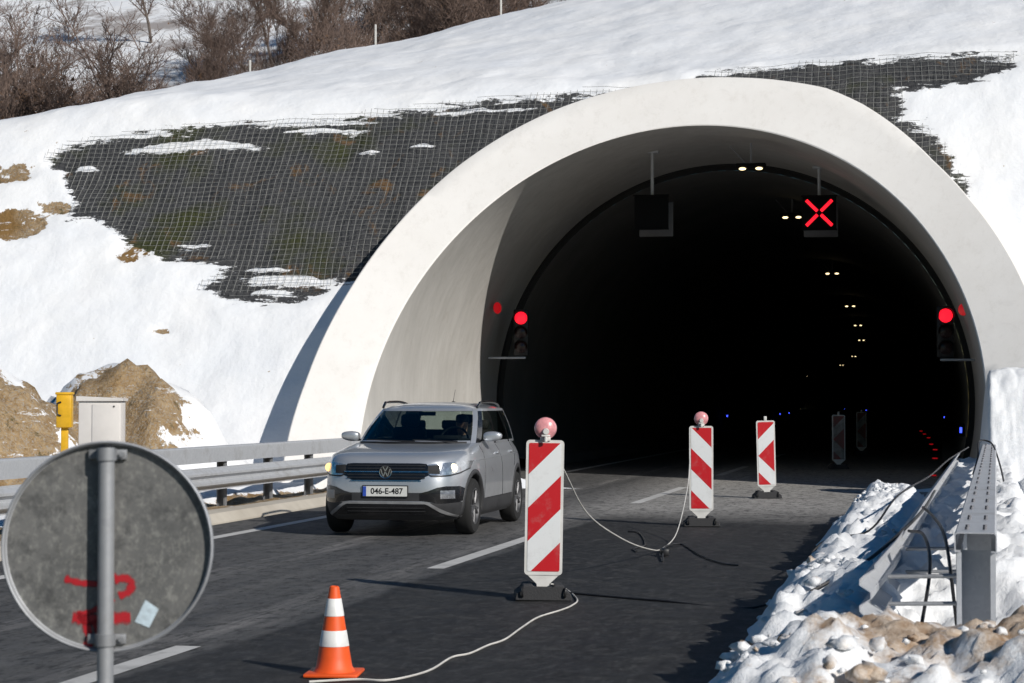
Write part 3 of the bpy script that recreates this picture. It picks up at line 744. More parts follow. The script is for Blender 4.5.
# red spray marks: the strokes fade at their edges as sprayed paint does
def m_spray():
    m = NT('red_spray'); uv = m.n('ShaderNodeUVMap'); sx = m.n('ShaderNodeSeparateXYZ'); m.l(uv.outputs[0], sx.inputs[0])
    e = m.math('ABSOLUTE', m.math('SUBTRACT', sx.outputs[1], .5)); n = m.noise(55, 4, .8)
    a = m.ramp(m.math('ADD', e, m.ramp(n, .3, .7, -.12, .12)), .47, .24, 0, .92)
    m.set(color=(.42, .012, .02), rough=.5); m.l(a, m.b.inputs['Alpha']); return m.m
M['spray'] = m_spray()
def stroke(pts, wd, parent, y):
    P = [p for p in spline([(a, y, b) for a, b in pts], 8)]; V_, F_, uvs = [], [], []
    for i, p in enumerate(P):
        d = (P[min(i+1, len(P)-1)]-P[max(i-1, 0)]).normalized(); n = Vector((-d.z, 0, d.x))
        ww = wd*(1.15+.5*mn.noise(Vector((i*.4, wd*99, 0))))
        V_ += [p-n*ww, p+n*ww]
        if i: F_.append((2*i-2, 2*i-1, 2*i+1, 2*i))
    o = pydata('spray_mark', V_, F_, M['spray'], parent, False); ul = o.data.uv_layers.new(name='UVMap')
    for pl in o.data.polygons:
        for li, vi in zip(pl.loop_indices, pl.vertices): ul.data[li].uv = (vi//2/len(P), vi % 2)
    return o
def sp(zx, zy): return ((zx/2.254-109.5)/347, 1.14-(zy/2.254+380-548.5)/347)
disc = [o for o in t.children if o.name.startswith('disc')][0]
for pts, wd in (([(150, 452), (185, 462), (240, 466)], .011), ([(262, 454), (285, 452), (300, 462), (294, 482), (272, 492)], .014), ([(168, 540), (200, 544), (240, 542), (298, 540)], .018), ([(192, 536), (200, 560), (206, 590), (200, 604)], .014), ([(216, 546), (226, 570), (232, 600)], .014), ([(178, 532), (206, 528), (226, 518), (262, 500)], .009)):
    stroke([sp(*p) for p in pts], wd, disc, .0275)
bm = bmesh.new(); c = sp(333, 532); a = .038
prism(bm, [(c[0]-.85*a, c[1]-.6*a), (c[0]+.25*a, c[1]-1.05*a), (c[0]+.95*a, c[1]+.35*a), (c[0]-.05*a, c[1]+1.05*a)], .0262, .0285); obj('sticker', bm, simple('pale_blue_sticker', (.50, .60, .66), .5, var=.2, scale=60), disc, smooth=False)

# ------------------------------------------------------------------ cabinet and yellow post behind the left barrier
cx, cy = -11.3, 25.8
t = empty('roadside_cabinet', (cx, cy, tz(cx, cy)), R(12), 'cream roadside cabinet with a sloping lid behind the left guardrail', 'cabinet')
gz = t.location[2]
bm = bmesh.new(); box(bm, -.29, .29, -.17, .17, -.05, 1.57-gz, .012); obj('body', bm, M['cabinet'], t)
bm = bmesh.new(); prism(bm, [(-.32, 1.57-gz), (.32, 1.57-gz), (.32, 1.61-gz), (-.32, 1.64-gz)], -.205, .2); bmesh.ops.bevel(bm, geom=bm.edges[:], offset=.006, segments=1, affect='EDGES'); obj('lid', bm, M['cabinet'], t, smooth=False)
bm = bmesh.new(); box(bm, -.10, .275, -.182, -.1705, .1, 1.53-gz, .004); o = obj('door', bm, M['cabinet'], t)
bm = bmesh.new(); cyl(bm, (.2, -.182, 1.50-gz), (.2, -.192, 1.50-gz), .012, None, 10); obj('lock', bm, M['black'], o)
cx, cy = -11.3, 24.6
t = empty('emergency_phone', (cx, cy, tz(cx, cy)), R(12), 'yellow post with a yellow box marked by a black symbol left of the cabinet', 'phone post')
gz = t.location[2]
bm = bmesh.new(); box(bm, -.045, .045, -.03, .03, -.05, 1.25-gz, .006); obj('post', bm, M['yellow'], t)
bm = bmesh.new(); box(bm, -.10, .10, -.09, .07, 1.22-gz, 1.66-gz, .02); ob = obj('phone_box', bm, M['yellow'], t)
bm = bmesh.new(); box(bm, -.11, .11, -.10, .08, 1.655-gz, 1.69-gz, .012); obj('cap', bm, M['yellow'], t)
bm = bmesh.new(); tube(bm, spline([(-.03, -.098, 1.56-gz), (-.075, -.098, 1.54-gz), (-.08, -.098, 1.47-gz), (-.075, -.098, 1.40-gz), (-.03, -.098, 1.38-gz)], 5), [.012]*5+[.010]*12+[.012]*4, 6); obj('handset_symbol', bm, M['black'], ob)

# ------------------------------------------------------------------ signals
M['red_on'] = emis('lit_red_lens', (1.0, .008, .022), 2.2)
M['red_dim'] = emis('dim_red_lens', (1.0, .01, .02), .38)
M['lens_off'] = simple('unlit_lens', (.03, .012, .012), .25)
def signal(x, y, z, side, label, strength=None):
    t = empty('traffic_signal', (x, y, z), R(8), label, 'traffic light', 'red traffic lights on the tunnel walls')
    bm = bmesh.new(); box(bm, -.17, .17, 0, .18, -.86, .20, .03); obj('housing', bm, M['black'], t)
    for k, zz in enumerate((0, -.33, -.66)):
        bm = bmesh.new(); lathe(bm, [(.142, 0), (.138, .012), (.09, .028), (.001, .036)], 28, Matrix.Translation((0, -.002, zz)) @ Matrix.Rotation(R(90), 4, 'X'))
        o = obj('lens', bm, M['red_on'] if k == 0 else M['lens_off'], t)
        bm = bmesh.new(); vs_ = []
        for a in np.linspace(-20, 200, 18):
            ca_, sa_ = math.cos(R(a)), math.sin(R(a)); vs_.append([bm.verts.new((.155*ca_, yv, zz+.155*sa_)) for yv in (.0, -.16 if sa_ > -.2 else -.08)])
        fs = [bm.faces.new((p[0], p[1], q[1], q[0])) for p, q in zip(vs_[:-1], vs_[1:])]
        bmesh.ops.solidify(bm, geom=fs, thickness=.004); obj('visor', bm, M['black'], t)
    bm = bmesh.new(); xs_ = .9 if side > 0 else -.75; box(bm, min(-side*.1, xs_), max(-side*.1, xs_), .06, .12, -.93, -.885, .004)
    obj('bracket', bm, M['galv'], t)
    return t
def xyz(px, py, Y):
    s = 2000/Y; X = (px-512)/s; return (X*CA-Y*SA, X*SA+Y*CA, 1.56-(py-402)/s)
signal(*xyz(521, 318, 45.6), -1, 'red traffic light on the left tunnel wall')
signal(*xyz(946, 315.5, 41.0), 1, 'red traffic light on the right tunnel wall')
def wall_glow(px, py, Y, rz, label, rad_=.14):  # emissive discs added for the soft red spots on the wall
    p = xyz(px, py, Y); t = empty('wall_beacon', p, R(rz), label, 'glow', 'dim red beacons on the arch wall')
    bm = bmesh.new(); lathe(bm, [(rad_*.8, 0), (rad_*.8, .03), (rad_*.7, .04)], 28, Matrix.Rotation(R(90), 4, 'X')); obj('mount', bm, M['black'], t)
    bm = bmesh.new(); lathe(bm, [(rad_, .041), (rad_*.97, .05), (rad_*.6, .065), (.001, .07)], 28, Matrix.Rotation(R(90), 4, 'X')); obj('lens', bm, M['red_dim'], t)
wall_glow(496, 308, 44.7, 60, 'dim red round beacon on the wall left of the left traffic light', .13)
wall_glow(965, 309.5, 38.9, -35, 'red round beacon on the arch edge right of the right traffic light', .12)
# lane signals
M['case'] = simple('dark_signal_case', (.006, .006, .006), .9, spec=.15); M['case_grey'] = simple('grey_signal_case', (.08, .08, .085), .5)
def lane_signal(px, py, Y, cross, label):
    p = xyz(px, py, Y); t = empty('lane_signal', p, R(3), label, 'lane signal', 'lane signals hanging from the tunnel roof')
    bm = bmesh.new(); box(bm, -.36, .36, 0, .16, -.36, .36, .012); obj('front_case', bm, M['case'], t)
    for (a, b, c, d) in ((-.38, .38, .345, .375), (-.38, .38, -.375, -.345)):
        bm = bmesh.new(); box(bm, a, b, -.05, .0, c, d); obj('visor', bm, M['case'], t, smooth=False)
    bm = bmesh.new(); box(bm, -.34, .40, .9, 1.1, -.44, .30, .012); obj('rear_case', bm, M['case_grey'], t)
    zt_ = 1.53+math.sqrt(5.55**2-(p[0]-UC)**2)-p[2]
    bm = bmesh.new(); cyl(bm, (0, .3, .3), (0, .3, zt_), .035, None, 12); box(bm, -.04, .04, .1, .95, .26, .32); box(bm, -.14, .14, .18, .42, zt_-.03, zt_+.02); obj('hanger', bm, M['galv'], t)
    if cross:
        for sx_, sz_ in ((1, 1), (1, -1), (-1, 1), (-1, -1)):
            bm = bmesh.new(); box(bm, .055, .385, -.012, -.002, -.034, .034, .004, None)
            o = obj('lit_bar', bm, M['red_on'], t); o.rotation_euler[1] = -math.atan2(sz_, sx_)
lane_signal(651.5, 212, 42.6, False, 'unlit black lane signal box hanging from the tunnel roof at left')
lane_signal(820, 212.5, 42.6, True, 'lane signal showing a red cross hanging from the tunnel roof')
# tunnel lamps
M['lamp_on'] = emis('warm_lamp', (1.0, .78, .42), 3.0); M['lamp_far'] = emis('warm_lamp_far', (1.0, .84, .56), 5)
LV = [(-3.77, 41.1), (-3.73, 52.2), (-3.91, 75.4), (-4.37, 101.3), (-5.0, 126.8), (-5.94, 157.3), (-8.84, 212.9), (-12.5, 263.2), (-24.2, 373)]
NTH = ['nearest', 'second', 'third', 'fourth', 'fifth', 'sixth', 'seventh', 'eighth', 'farthest']
lampo = None
for k, (x, y) in enumerate(LV):
    if lampo is None:
        t = empty('ceiling_lamp', (x, y, 6.36), 0, '', 'ceiling lamp', 'paired lamps along the tunnel roof')
        bm = bmesh.new(); box(bm, -.30, .30, -.10, .12, .0, .10, .01); obj('housing', bm, M['case'], t)
        bm = bmesh.new(); tube(bm, [(0, 0, .1), (0, 0, .52)], .02, 8); tube(bm, [(-.12, 0, .1), (-.45, .25, .5)], .012, 6); obj('hanger', bm, M['galv_dull'], t)
        for s_ in (-1, 1):
            bm = bmesh.new(); bmesh.ops.create_uvsphere(bm, u_segments=14, v_segments=8, radius=1); bmesh.ops.scale(bm, vec=(.075, .06, .030), verts=bm.verts); bmesh.ops.translate(bm, vec=(s_*.17, -.08, -.015), verts=bm.verts); obj('bulb', bm, M['lamp_on'], t)
        lampo = t
    else:
        t = copy_tree(lampo); t.location = (x, y, 6.36)
    t['label'] = NTH[k]+' pair of warm lamps along the dark tunnel roof'
# blue wall markers
M['blue'] = emis('blue_lamp', (.05, .09, 1.0), 3.0)
bl = [(.42, 44.6, .95, 'blue marker lamp on the right tunnel wall nearest the mouth'), (.2, 113, .72, 'second blue marker lamp along the right tunnel wall'), (-1.55, 170, .5, 'third blue marker lamp along the right tunnel wall'), (-5.2, 232, .4, 'fourth blue marker lamp along the right tunnel wall'), (-10.3, 288, .4, 'fifth blue marker lamp along the right tunnel wall'), (-15.6, 338, .4, 'farthest blue marker lamp along the right tunnel wall'),
      (-9.9, 95, .9, 'blue marker lamp on the left tunnel wall nearest the mouth'), (-10.6, 136, .75, 'second blue marker lamp along the left tunnel wall'), (-11.6, 158, .7, 'farthest blue marker lamp along the left tunnel wall')]
bo = None
for x, y, z, lab in bl:
    if bo is None:
        t = empty('marker_lamp', (x, y, z), 0, lab, 'marker lamp', 'blue marker lamps along the tunnel walls')
        bm = bmesh.new(); box(bm, -.03, .10, -.02, .10, -.14, .14, .01); obj('housing', bm, M['case'], t)
        bm = bmesh.new(); box(bm, -.01, .04, -.035, -.021, -.06, .06, .005); obj('lens', bm, M['blue'], t); bo = t
    else:
        t = copy_tree(bo); t.location = (x, y, z); t['label'] = lab
        f = 1.2 if y < 200 else 1.8; t.scale = (f, f, .6*f)
st = [(-.16, 42.9), (-.15, 55.9), (-.17, 66), (-.33, 74.5), (-.5, 88), (-.75, 98), (-1.0, 108)]
so = None
SL = ['nearest', 'second', 'third', 'fourth', 'fifth', 'sixth', 'farthest']
for k, (x, y) in enumerate(st):
    if so is None:
        t = empty('road_stud', (x, y, .004), 0, '', 'road stud', 'red road studs along the right tunnel kerb')
        bm = bmesh.new(); prism(bm, [(-.09, 0), (.09, 0), (.07, .035), (-.07, .035)], 0, .12); obj('stud_body', bm, M['case'], t, smooth=False)
        bm = bmesh.new(); box(bm, -.07, .07, -.012, -.002, .006, .034, .003); obj('lens', bm, M['red_dim'], t); so = t
    else: t = copy_tree(so); t.location = (x, y, .004)
    t['label'] = SL[k]+' red glowing stud along the right edge of the tunnel road'

# ------------------------------------------------------------------ the silver car
def m_carpaint():
    m = NT('silver_car_paint'); n = m.noise(400, 2, .5); d = m.noise(3, 6, .7)
    c = m.mix(m.ramp(n, .3, .7, 0, .5), (.50, .52, .55), (.62, .64, .67))
    sx = m.n('ShaderNodeSeparateXYZ'); m.l(m.co(), sx.inputs[0])
    lowz = m.math('MULTIPLY', m.ramp(sx.outputs[2], .85, .3), m.ramp(d, .35, .65))
    c = m.mix(m.math('MULTIPLY', lowz, .45), c, (.26, .25, .235)); c = m.mix(m.ramp(m.noise(35, 3, .8), .68, .76, 0, .35), c, (.45, .45, .44))
    m.l(c, m.b.inputs['Base Color']); m.set(metal=.6, coat=.8, coatr=.06); m.l(m.ramp(d, .3, .7, .27, .42), m.b.inputs['Roughness']); return m.m
M['car'] = m_carpaint()
M['clad'] = simple('grey_bumper_plastic', (.035, .035, .037), .6, var=.25, scale=5)
M['gloss_black'] = simple('gloss_black_trim', (.010, .010, .011), .22, coat=.5)
M['chrome'] = simple('satin_chrome', (.62, .63, .64), .22, 1.0)
M['silver_trim'] = simple('silver_bumper_trim', (.34, .34, .345), .4, .5)
M['tyre'] = simple('tyre_rubber', (.012, .012, .012), .85); M['rim'] = simple('alloy_rim', (.13, .13, .135), .5, .6)
M['interior'] = simple('dark_interior', (.020, .020, .022), .8)
M['wind'] = m_glass('windscreen_glass', (.44, .51, .48)); M['side_glass'] = m_glass('tinted_side_glass', (.74, .80, .76))
M['head_lens'] = simple('headlamp_reflector', (.55, .57, .60), .12, .75, var=.35, scale=30)
M['head_on'] = emis('headlamp_bulb', (1.0, .80, .50), 4.0); M['indicator'] = emis('lit_side_bulb', (1.0, .55, .22), 2.5)
M['plate'] = simple('white_number_plate', (.66, .66, .63), .4, var=.05); M['plate_blue'] = simple('plate_blue_band', (.03, .08, .42), .4)

car = empty('silver_car', (-6.25, 23.05, .004), R(.6), 'silver compact SUV with its lights on driving out of the tunnel in the left lane', 'car')
NE = 5.0; Y0 = 1.2
kz = [.19, .25, .35, .50, .65, .78, .86, .905, .935, .96, .985, 1.01, 1.035, 1.06]
kW = [.80, .855, .878, .885, .885, .880, .868, .855, .845, .832, .815, .798, .785, .772]
kF = [-.66, -.78, -.83, -.845, -.835, -.81, -.785, -.755, -.70, -.60, -.44, -.20, .10, .42]
kR = [3.18, 3.24, 3.27, 3.28, 3.27, 3.26, 3.25, 3.24, 3.235, 3.23, 3.22, 3.21, 3.19, 3.17]
def sm_(z, kk):
    return float(np.mean([np.interp(z+d, kz, kk) for d in (-.012, -.006, 0, .006, .012)]))
def yfront(x, z, off=0.0):
    W = sm_(z, kW); yf = sm_(z, kF); q = min(.995, abs(x)/W); return Y0-(Y0-yf+off)*(1-q**NE)**(1/NE)
def xside(y, z, off=0.0):
    W = sm_(z, kW)+off
    if y < Y0: q = (Y0-y)/(Y0-sm_(z, kF))
    else: q = (y-Y0)/(sm_(z, kR)-Y0)
    q = min(max(q, 0), .999); return W*(1-q**(NE if y < Y0 else 6))**(1/(NE if y < Y0 else 6))
def outline(z, N=96):
    P = []; W = sm_(z, kW)
    for k in range(N):
        # param by warped angle for even spacing
        a = 2*PI*k/N
        ca_, sa_ = math.cos(a), math.sin(a)
        n = NE if sa_ < 0 else 6
        L = (Y0-sm_(z, kF)) if sa_ < 0 else (sm_(z, kR)-Y0)
        s_ = 1/((abs(ca_)**n+abs(sa_)**n)**(1/n))   # superellipse in polar form: even corners
        P.append((W*ca_*s_, Y0+L*sa_*s_, z))
    return P
zl = sorted(set([.19, .205, .22, .25, .28, .32, .36, .40, .44, .5, .56, .62, .68, .74, .79, .83, .86, .885, .905, .92, .935, .948, .96, .972, .985, .998, 1.01, 1.022, 1.035, 1.048, 1.06]))
N = 160; bm = bmesh.new(); rings = [[bm.verts.new(p) for p in outline(z, N)] for z in zl]
for a, b in zip(rings[:-1], rings[1:]):
    for k in range(N): bm.faces.new((a[k], a[(k+1) % N], b[(k+1) % N], b[k]))
bm.faces.new(rings[0][::-1]); bm.faces.new(rings[-1])
raw = obj('body_raw', bm, M['car']); COL.objects.unlink(raw); tmp = bpy.data.collections.new('tmp'); S.collection.children.link(tmp); tmp.objects.link(raw)
cuts = []
for y in (0, 2.55):
    for s_ in (-1, 1):
        bm = bmesh.new(); cyl(bm, (s_*.60, y, .335), (s_*1.05, y, .335), .375, None, 48); c = obj('cut', bm); COL.objects.unlink(c); tmp.objects.link(c); cuts.append(c)
        md = raw.modifiers.new('b', 'BOOLEAN'); md.object = c; md.operation = 'DIFFERENCE'; md.solver = 'EXACT'
bpy.context.view_layer.update()
me = bpy.data.meshes.new_from_object(raw.evaluated_get(bpy.context.evaluated_depsgraph_get()))
for o in cuts+[raw]: bpy.data.objects.remove(o)
bpy.data.collections.remove(tmp)
def split_mesh(me, keep):
    b = bmesh.new(); b.from_mesh(me); dl = [f for f in b.faces if not keep(f)]; bmesh.ops.delete(b, geom=dl, context='FACES'); return b
def isclad(f):
    c = f.calc_center_median(); n = f.normal
    inner = (abs(c.x) < .62 or any(abs(math.hypot(c.y-yy, c.z-.335)-.375) < .012 for yy in (0, 2.55))) and min(abs(c.y), abs(c.y-2.55)) < .4 and c.z < .73
    return c.z < .40 or inner
obj('body', split_mesh(me, lambda f: not isclad(f)), M['car'], car, auto=40)
obj('lower_cladding', split_mesh(me, isclad), M['clad'], car, auto=40)
def patchF(name, kn, off, mat, parent=car, nx=40, nz=6, thick=.012):
    xs = np.linspace(kn[0][0], kn[-1][0], nx+1); V_, F_ = [], []
    for layer in (off, off-thick):
        for x in xs:
            zb = np.interp(x, [k[0] for k in kn], [k[1] for k in kn]); zt = np.interp(x, [k[0] for k in kn], [k[2] for k in kn])
            for j in range(nz+1):
                z = zb+(zt-zb)*j/nz; V_.append((x*(1+layer*.3), yfront(x, z)-layer, z))
    m1 = (nx+1)*(nz+1); s_ = nz+1
    for i in range(nx):
        for j in range(nz): a = i*s_+j; F_.append((a, a+s_, a+s_+1, a+1)); F_.append((m1+a, m1+a+1, m1+a+s_+1, m1+a+s_))
    for i in range(nx):
        a = i*s_; F_.append((a, m1+a, m1+a+s_, a+s_)); a = i*s_+nz; F_.append((a, a+s_, m1+a+s_, m1+a))
    for j in range(nz):
        a = j; F_.append((a, a+1, m1+a+1, m1+a)); a = nx*s_+j; F_.append((a, m1+a, m1+a+1, a+1))
    o = pydata(name, V_, F_, mat, parent, True, 40); return o
def mir(kn): return [(-x, a, b) for x, a, b in kn][::-1]
grille = patchF('grille', [(-.52, .72, .79), (-.47, .70, .845), (-.40, .655, .852), (.40, .655, .852), (.47, .70, .845), (.52, .72, .79)], .004, M['gloss_black'])
for z in (.825, .79, .72, .685): patchF('grille_bar', [(-.46, z-.006, z+.006), (.46, z-.006, z+.006)], .014, M['black'], grille, nz=1)
patchF('grille_chrome_bar', [(-.50, .750, .760), (.50, .750, .760)], .017, M['chrome'], grille, nz=1)
patchF('grille_lower_trim', [(-.42, .648, .656), (.42, .648, .656)], .010, M['chrome'], grille, nz=1)
HL = [(.49, .735, .835), (.53, .712, .845), (.62, .708, .855), (.72, .715, .862), (.80, .74, .868), (.853, .785, .868)]
for kn, s_ in ((HL, 1), (mir(HL), -1)):
    h = patchF('headlight', kn, .006, M['head_lens'], nz=8)
    bz = patchF('lamp_bezel', [(min(k[0] for k in kn), kn[0][1] if s_ > 0 else kn[0][1]-.01, (kn[0][1] if s_ > 0 else kn[0][1])+.0)]+[(k[0], k[1]-.012, k[1]+.004) for k in kn[1:-1]]+[(kn[-1][0], kn[-1][1]-.01, kn[-1][1]+.004)], .009, M['black'], h, nz=1)
    x0, x1 = (.49, .62) if s_ > 0 else (-.62, -.49)
    patchF('inner_housing', [(x0, .735, .825), (x1, .73, .835)], .009, M['interior'], h)
    q = s_*.745; yf = yfront(q, .79)
    bm = bmesh.new(); lathe(bm, [(.050, 0), (.044, .012), (.001, .02)], 20, Matrix.Translation((q, yf-.006, .795)) @ Matrix.Rotation(R(90), 4, 'X')); obj('bulb', bm, M['head_on'] if s_ > 0 else M['indicator'], h)
PO = [(.40, .425, .51), (.50, .41, .535), (.60, .395, .575), (.68, .392, .588), (.80, .40, .585), (.835, .43, .555)]
for kn, s_ in ((PO, 1), (mir(PO), -1)):
    p_ = patchF('fog_lamp_surround', kn, .005, M['gloss_black'])
    a, b = (.63, .765) if s_ > 0 else (-.765, -.63)
    patchF('fog_lamp', [(a, .445, .54), (b, .445, .54)], .010, M['head_lens'] if s_ > 0 else M['silver_trim'], p_, nx=10)
patchF('bumper_band', [(-.42, .42, .515), (.42, .42, .515)], .0045, M['clad'])
li = patchF('lower_intake', [(-.62, .26, .27), (-.47, .255, .375), (.47, .255, .375), (.62, .26, .27)], .004, M['gloss_black'])
for z in (.34, .30): patchF('intake_bar', [(-.46, z-.005, z+.005), (.46, z-.005, z+.005)], .012, M['clad'], li, nz=1)
patchF('skid_trim', [(-.80, .195, .225), (-.62, .285, .33), (-.50, .37, .408), (-.46, .385, .41), (.46, .385, .41), (.50, .37, .408), (.62, .285, .33), (.80, .195, .225)], .013, M['silver_trim'], nx=80)
# number plate
yp = yfront(0, .53)-.020
bm = bmesh.new(); prism(bm, rrect(.545, .463, .60, .008), yp+.003, yp+.018); pf_ = obj('plate_frame', bm, M['black'], car, smooth=False)
bm = bmesh.new(); prism(bm, rrect(.525, .474, .589, .006), yp, yp+.0028); pl = obj('number_plate', bm, M['plate'], pf_, smooth=False)
bm = bmesh.new(); box(bm, -.261, -.222, yp-.0022, yp-.0002, .476, .587); obj('blue_band', bm, M['plate_blue'], pl, smooth=False)
def text(s, size, mat, parent, locn, rot, name, ext=.001, sx=1.0):
    c = bpy.data.curves.new('t', 'FONT'); c.body = s; c.size = size; c.extrude = ext; c.align_x = 'CENTER'; c.align_y = 'CENTER'; c.offset = .0016
    o = bpy.data.objects.new('t', c); COL.objects.link(o); bpy.context.view_layer.update()
    me = bpy.data.meshes.new_from_object(o.evaluated_get(bpy.context.evaluated_depsgraph_get())); bpy.data.objects.remove(o)
    n = link_mesh(name, me, mat, parent, False); n.location = locn; n.rotation_euler = rot; n.scale = (sx, 1, 1); return n
text('046-E-487', .094, M['black'], pl, (.022, yp-.0015, .531), (R(90), 0, 0), 'plate_number', .0008, .98)
# round badge: ring with a V over a W
bd = bpy.data.objects.new('badge', None); COL.objects.link(bd); bd.parent = car; bd.location = (0, yfront(0, .75)-.022, .752)
bm = bmesh.new(); lathe(bm, [(.066, -.004), (.066, .004), (.074, .006), (.074, -.004)], 36, Matrix.Rotation(R(90), 4, 'X')); lathe(bm, [(.001, -.003), (.067, -.003), (.067, -.001), (.001, -.001)], 36, Matrix.Rotation(R(90), 4, 'X'))
obj('badge_ring', bm, M['chrome'], bd)
bm = bmesh.new(); lathe(bm, [(.001, -.0005), (.066, -.0005), (.066, .001), (.001, .001)], 36, Matrix.Rotation(R(90), 4, 'X')); obj('badge_disc', bm, M['gloss_black'], bd)
def bar2(bm, a, b, wd=.0055):
    a = Vector(a); b = Vector(b); d = (b-a).normalized(); n = Vector((-d.y, d.x))*wd
    prism(bm, [tuple(a-n), tuple(b-n), tuple(b+n), tuple(a+n)], -.006, -.0015)
bm = bmesh.new()
for a, b in (((-.028, .060), (0, .008)), ((.028, .060), (0, .008)), ((-.056, .035), (-.027, -.052)), ((-.027, -.052), (0, .002)), ((0, .002), (.027, -.052)), ((.027, -.052), (.056, .035))): bar2(bm, a, b)
obj('badge_letters', bm, M['chrome'], bd, smooth=False)
# greenhouse
GB = [(0, .30), (.25, .32), (.48, .385), (.62, .47), (.69, .545), (.735, .63), (.765, .78), (.785, 1.48), (.785, 1.58), (.778, 2.38), (.775, 2.46), (.755, 2.82), (.73, 3.0), (.60, 3.12), (0, 3.15)]
GT = [(0, 1.12), (.20, 1.13), (.38, 1.16), (.50, 1.20), (.560, 1.25), (.607, 1.31), (.638, 1.40), (.655, 1.62), (.655, 1.69), (.648, 2.34), (.643, 2.42), (.628, 2.68), (.605, 2.84), (.50, 2.95), (0, 2.98)]
KIND = ['w', 'w', 'w', 'w', 'p', 'b', 's', 'b', 's', 'b', 's', 'p', 'p', 'r']
ZB, ZT = 1.045, 1.475
def gpt(i, f, r, sgn):
    """column i, fraction f through it, height fraction r"""
    b = [GB[i][k]*(1-f)+GB[i+1][k]*f for k in (0, 1)]; t_ = [GT[i][k]*(1-f)+GT[i+1][k]*f for k in (0, 1)]
    bul = .018*math.sin(PI*r); x = b[0]*(1-r)+t_[0]*r+bul*(1 if i > 3 else 0); y = b[1]*(1-r)+t_[1]*r-(bul*1.3 if i < 5 else 0)
    return (sgn*x, y, ZB+(ZT-ZB)*r)
def green(name, cols, r0, r1, mat, sides=(1, -1), nf=5, nr=6, parent=car, inset=0, join=False):
    b = bmesh.new()
    for sgn in sides:
        for i in cols:
            g = [[b.verts.new(gpt(i, f/nf, r0+(r1-r0)*r/nr, sgn)) for r in range(nr+1)] for f in range(nf+1)]
            for f in range(nf):
                for r in range(nr): b.faces.new((g[f][r], g[f+1][r], g[f+1][r+1], g[f][r+1]))
    bmesh.ops.remove_doubles(b, verts=b.verts, dist=.0005)
    if inset: bmesh.ops.recalc_face_normals(b, faces=b.faces[:])
    return obj(name, b, mat, parent, auto=40)
rw0, rw1 = .10, .93
green('windscreen', [0, 1, 2, 3], rw0, rw1, M['wind'])
for s_ in (1, -1):
    green('pillar', [4], 0, 1, M['car'], (s_,)); green('rear_pillar', [11, 12], 0, 1, M['car'], (s_,))
    for i in (5, 7, 9): green('black_pillar', [i], 0, .93, M['gloss_black'], (s_,))
for s_ in (1, -1):
    for i in (6, 8, 10): green('side_window', [i], .07, .93, M['side_glass'], (s_,))
green('rear_window', [13], .15, .9, M['side_glass'])
b = bmesh.new(); allc = range(14)
for sgn in (1, -1):
    for i in allc:
        bands = [(.93 if KIND[i] != 'r' else .9, 1.0), (0, rw0 if i < 4 else (.07 if KIND[i] != 'r' else .15))]
        if i in (4, 11, 12): continue
        for (a, c_) in bands:
            if i in (5, 7, 9) and a == 0: continue
            g = [[b.verts.new(gpt(i, f/5, a+(c_-a)*r/2, sgn)) for r in range(3)] for f in range(6)]
            for f in range(5):
                for r in range(2): b.faces.new((g[f][r], g[f+1][r], g[f+1][r+1], g[f][r+1]))
bmesh.ops.remove_doubles(b, verts=b.verts, dist=.0005); obj('window_surround', b, M['car'], car)
# roof skin
cyr = 1.98; b = bmesh.new(); per = [gpt(i, f/5, 1, 1) for i in allc for f in range(5)]+[gpt(13, 1, 1, 1)]; per = per+[(-x, y, z) for x, y, z in per[::-1][1:-1]]
rg_ = []
for r in np.linspace(1, 0, 12)[:-1]:
    rg_.append([b.verts.new((x*r, cyr+(y-cyr)*r, z+.082*(1-abs(r)**2.6))) for x, y, z in per])
for a, c_ in zip(rg_[:-1], rg_[1:]):
    for k in range(len(per)): b.faces.new((a[k], a[(k+1) % len(per)], c_[(k+1) % len(per)], c_[k]))
b.faces.new(rg_[-1]); obj('roof', b, M['car'], car, auto=60)
for s_ in (1, -1):
    bm = bmesh.new(); tube(bm, spline([(s_*.605, 1.30, 1.49), (s_*.612, 1.40, 1.530), (s_*.615, 1.5, 1.552), (s_*.615, 2.1, 1.558), (s_*.61, 2.45, 1.535), (s_*.60, 2.62, 1.50)], 6), .017, 8); obj('roof_rail', bm, M['gloss_black'], car)
bm = bmesh.new(); box(bm, -.02, .02, 2.55, 2.64, 1.54, 1.565, .01); cyl(bm, (0, 2.58, 1.56), (.0, 2.70, 1.72), .004, .002, 8); obj('antenna', bm, M['black'], car)
# cowl, wipers, mirrors
bm = bmesh.new(); tube(bm, [(-.66, .47, 1.064), (-.3, .31, 1.066), (0, .28, 1.067), (.3, .31, 1.066), (.66, .47, 1.064)], .016, 6); obj('cowl', bm, M['black'], car)
for s_ in ((-.55, .05), (.02, .58)):
    bm = bmesh.new(); tube(bm, [(s_[0], .345, 1.10), (s_[1], .33, 1.082)], .007, 5); obj('wiper', bm, M['black'], car)
for s_ in (1, -1):
    bm = bmesh.new(); bmesh.ops.create_uvsphere(bm, u_segments=20, v_segments=14, radius=1)
    for v in bm.verts:
        n = 3.2; p = v.co; l = (abs(p.x)**n+abs(p.y)**n+abs(p.z)**n)**(1/n); p = p/l
        taper = 1-.25*max(0, p.x*s_)
        v.co = Vector((s_*.90+p.x*.115, .84+p.y*.06+(.03 if p.y > 0 else 0), 1.135+p.z*.062*taper+.006*p.x*s_))
    mo = obj('door_mirror', bm, M['car'], car)
    bm = bmesh.new(); box(bm, min(s_*.74, s_*.84), max(s_*.74, s_*.84), .84, .90, 1.075, 1.10, .008); obj('mirror_arm', bm, M['black'], mo)
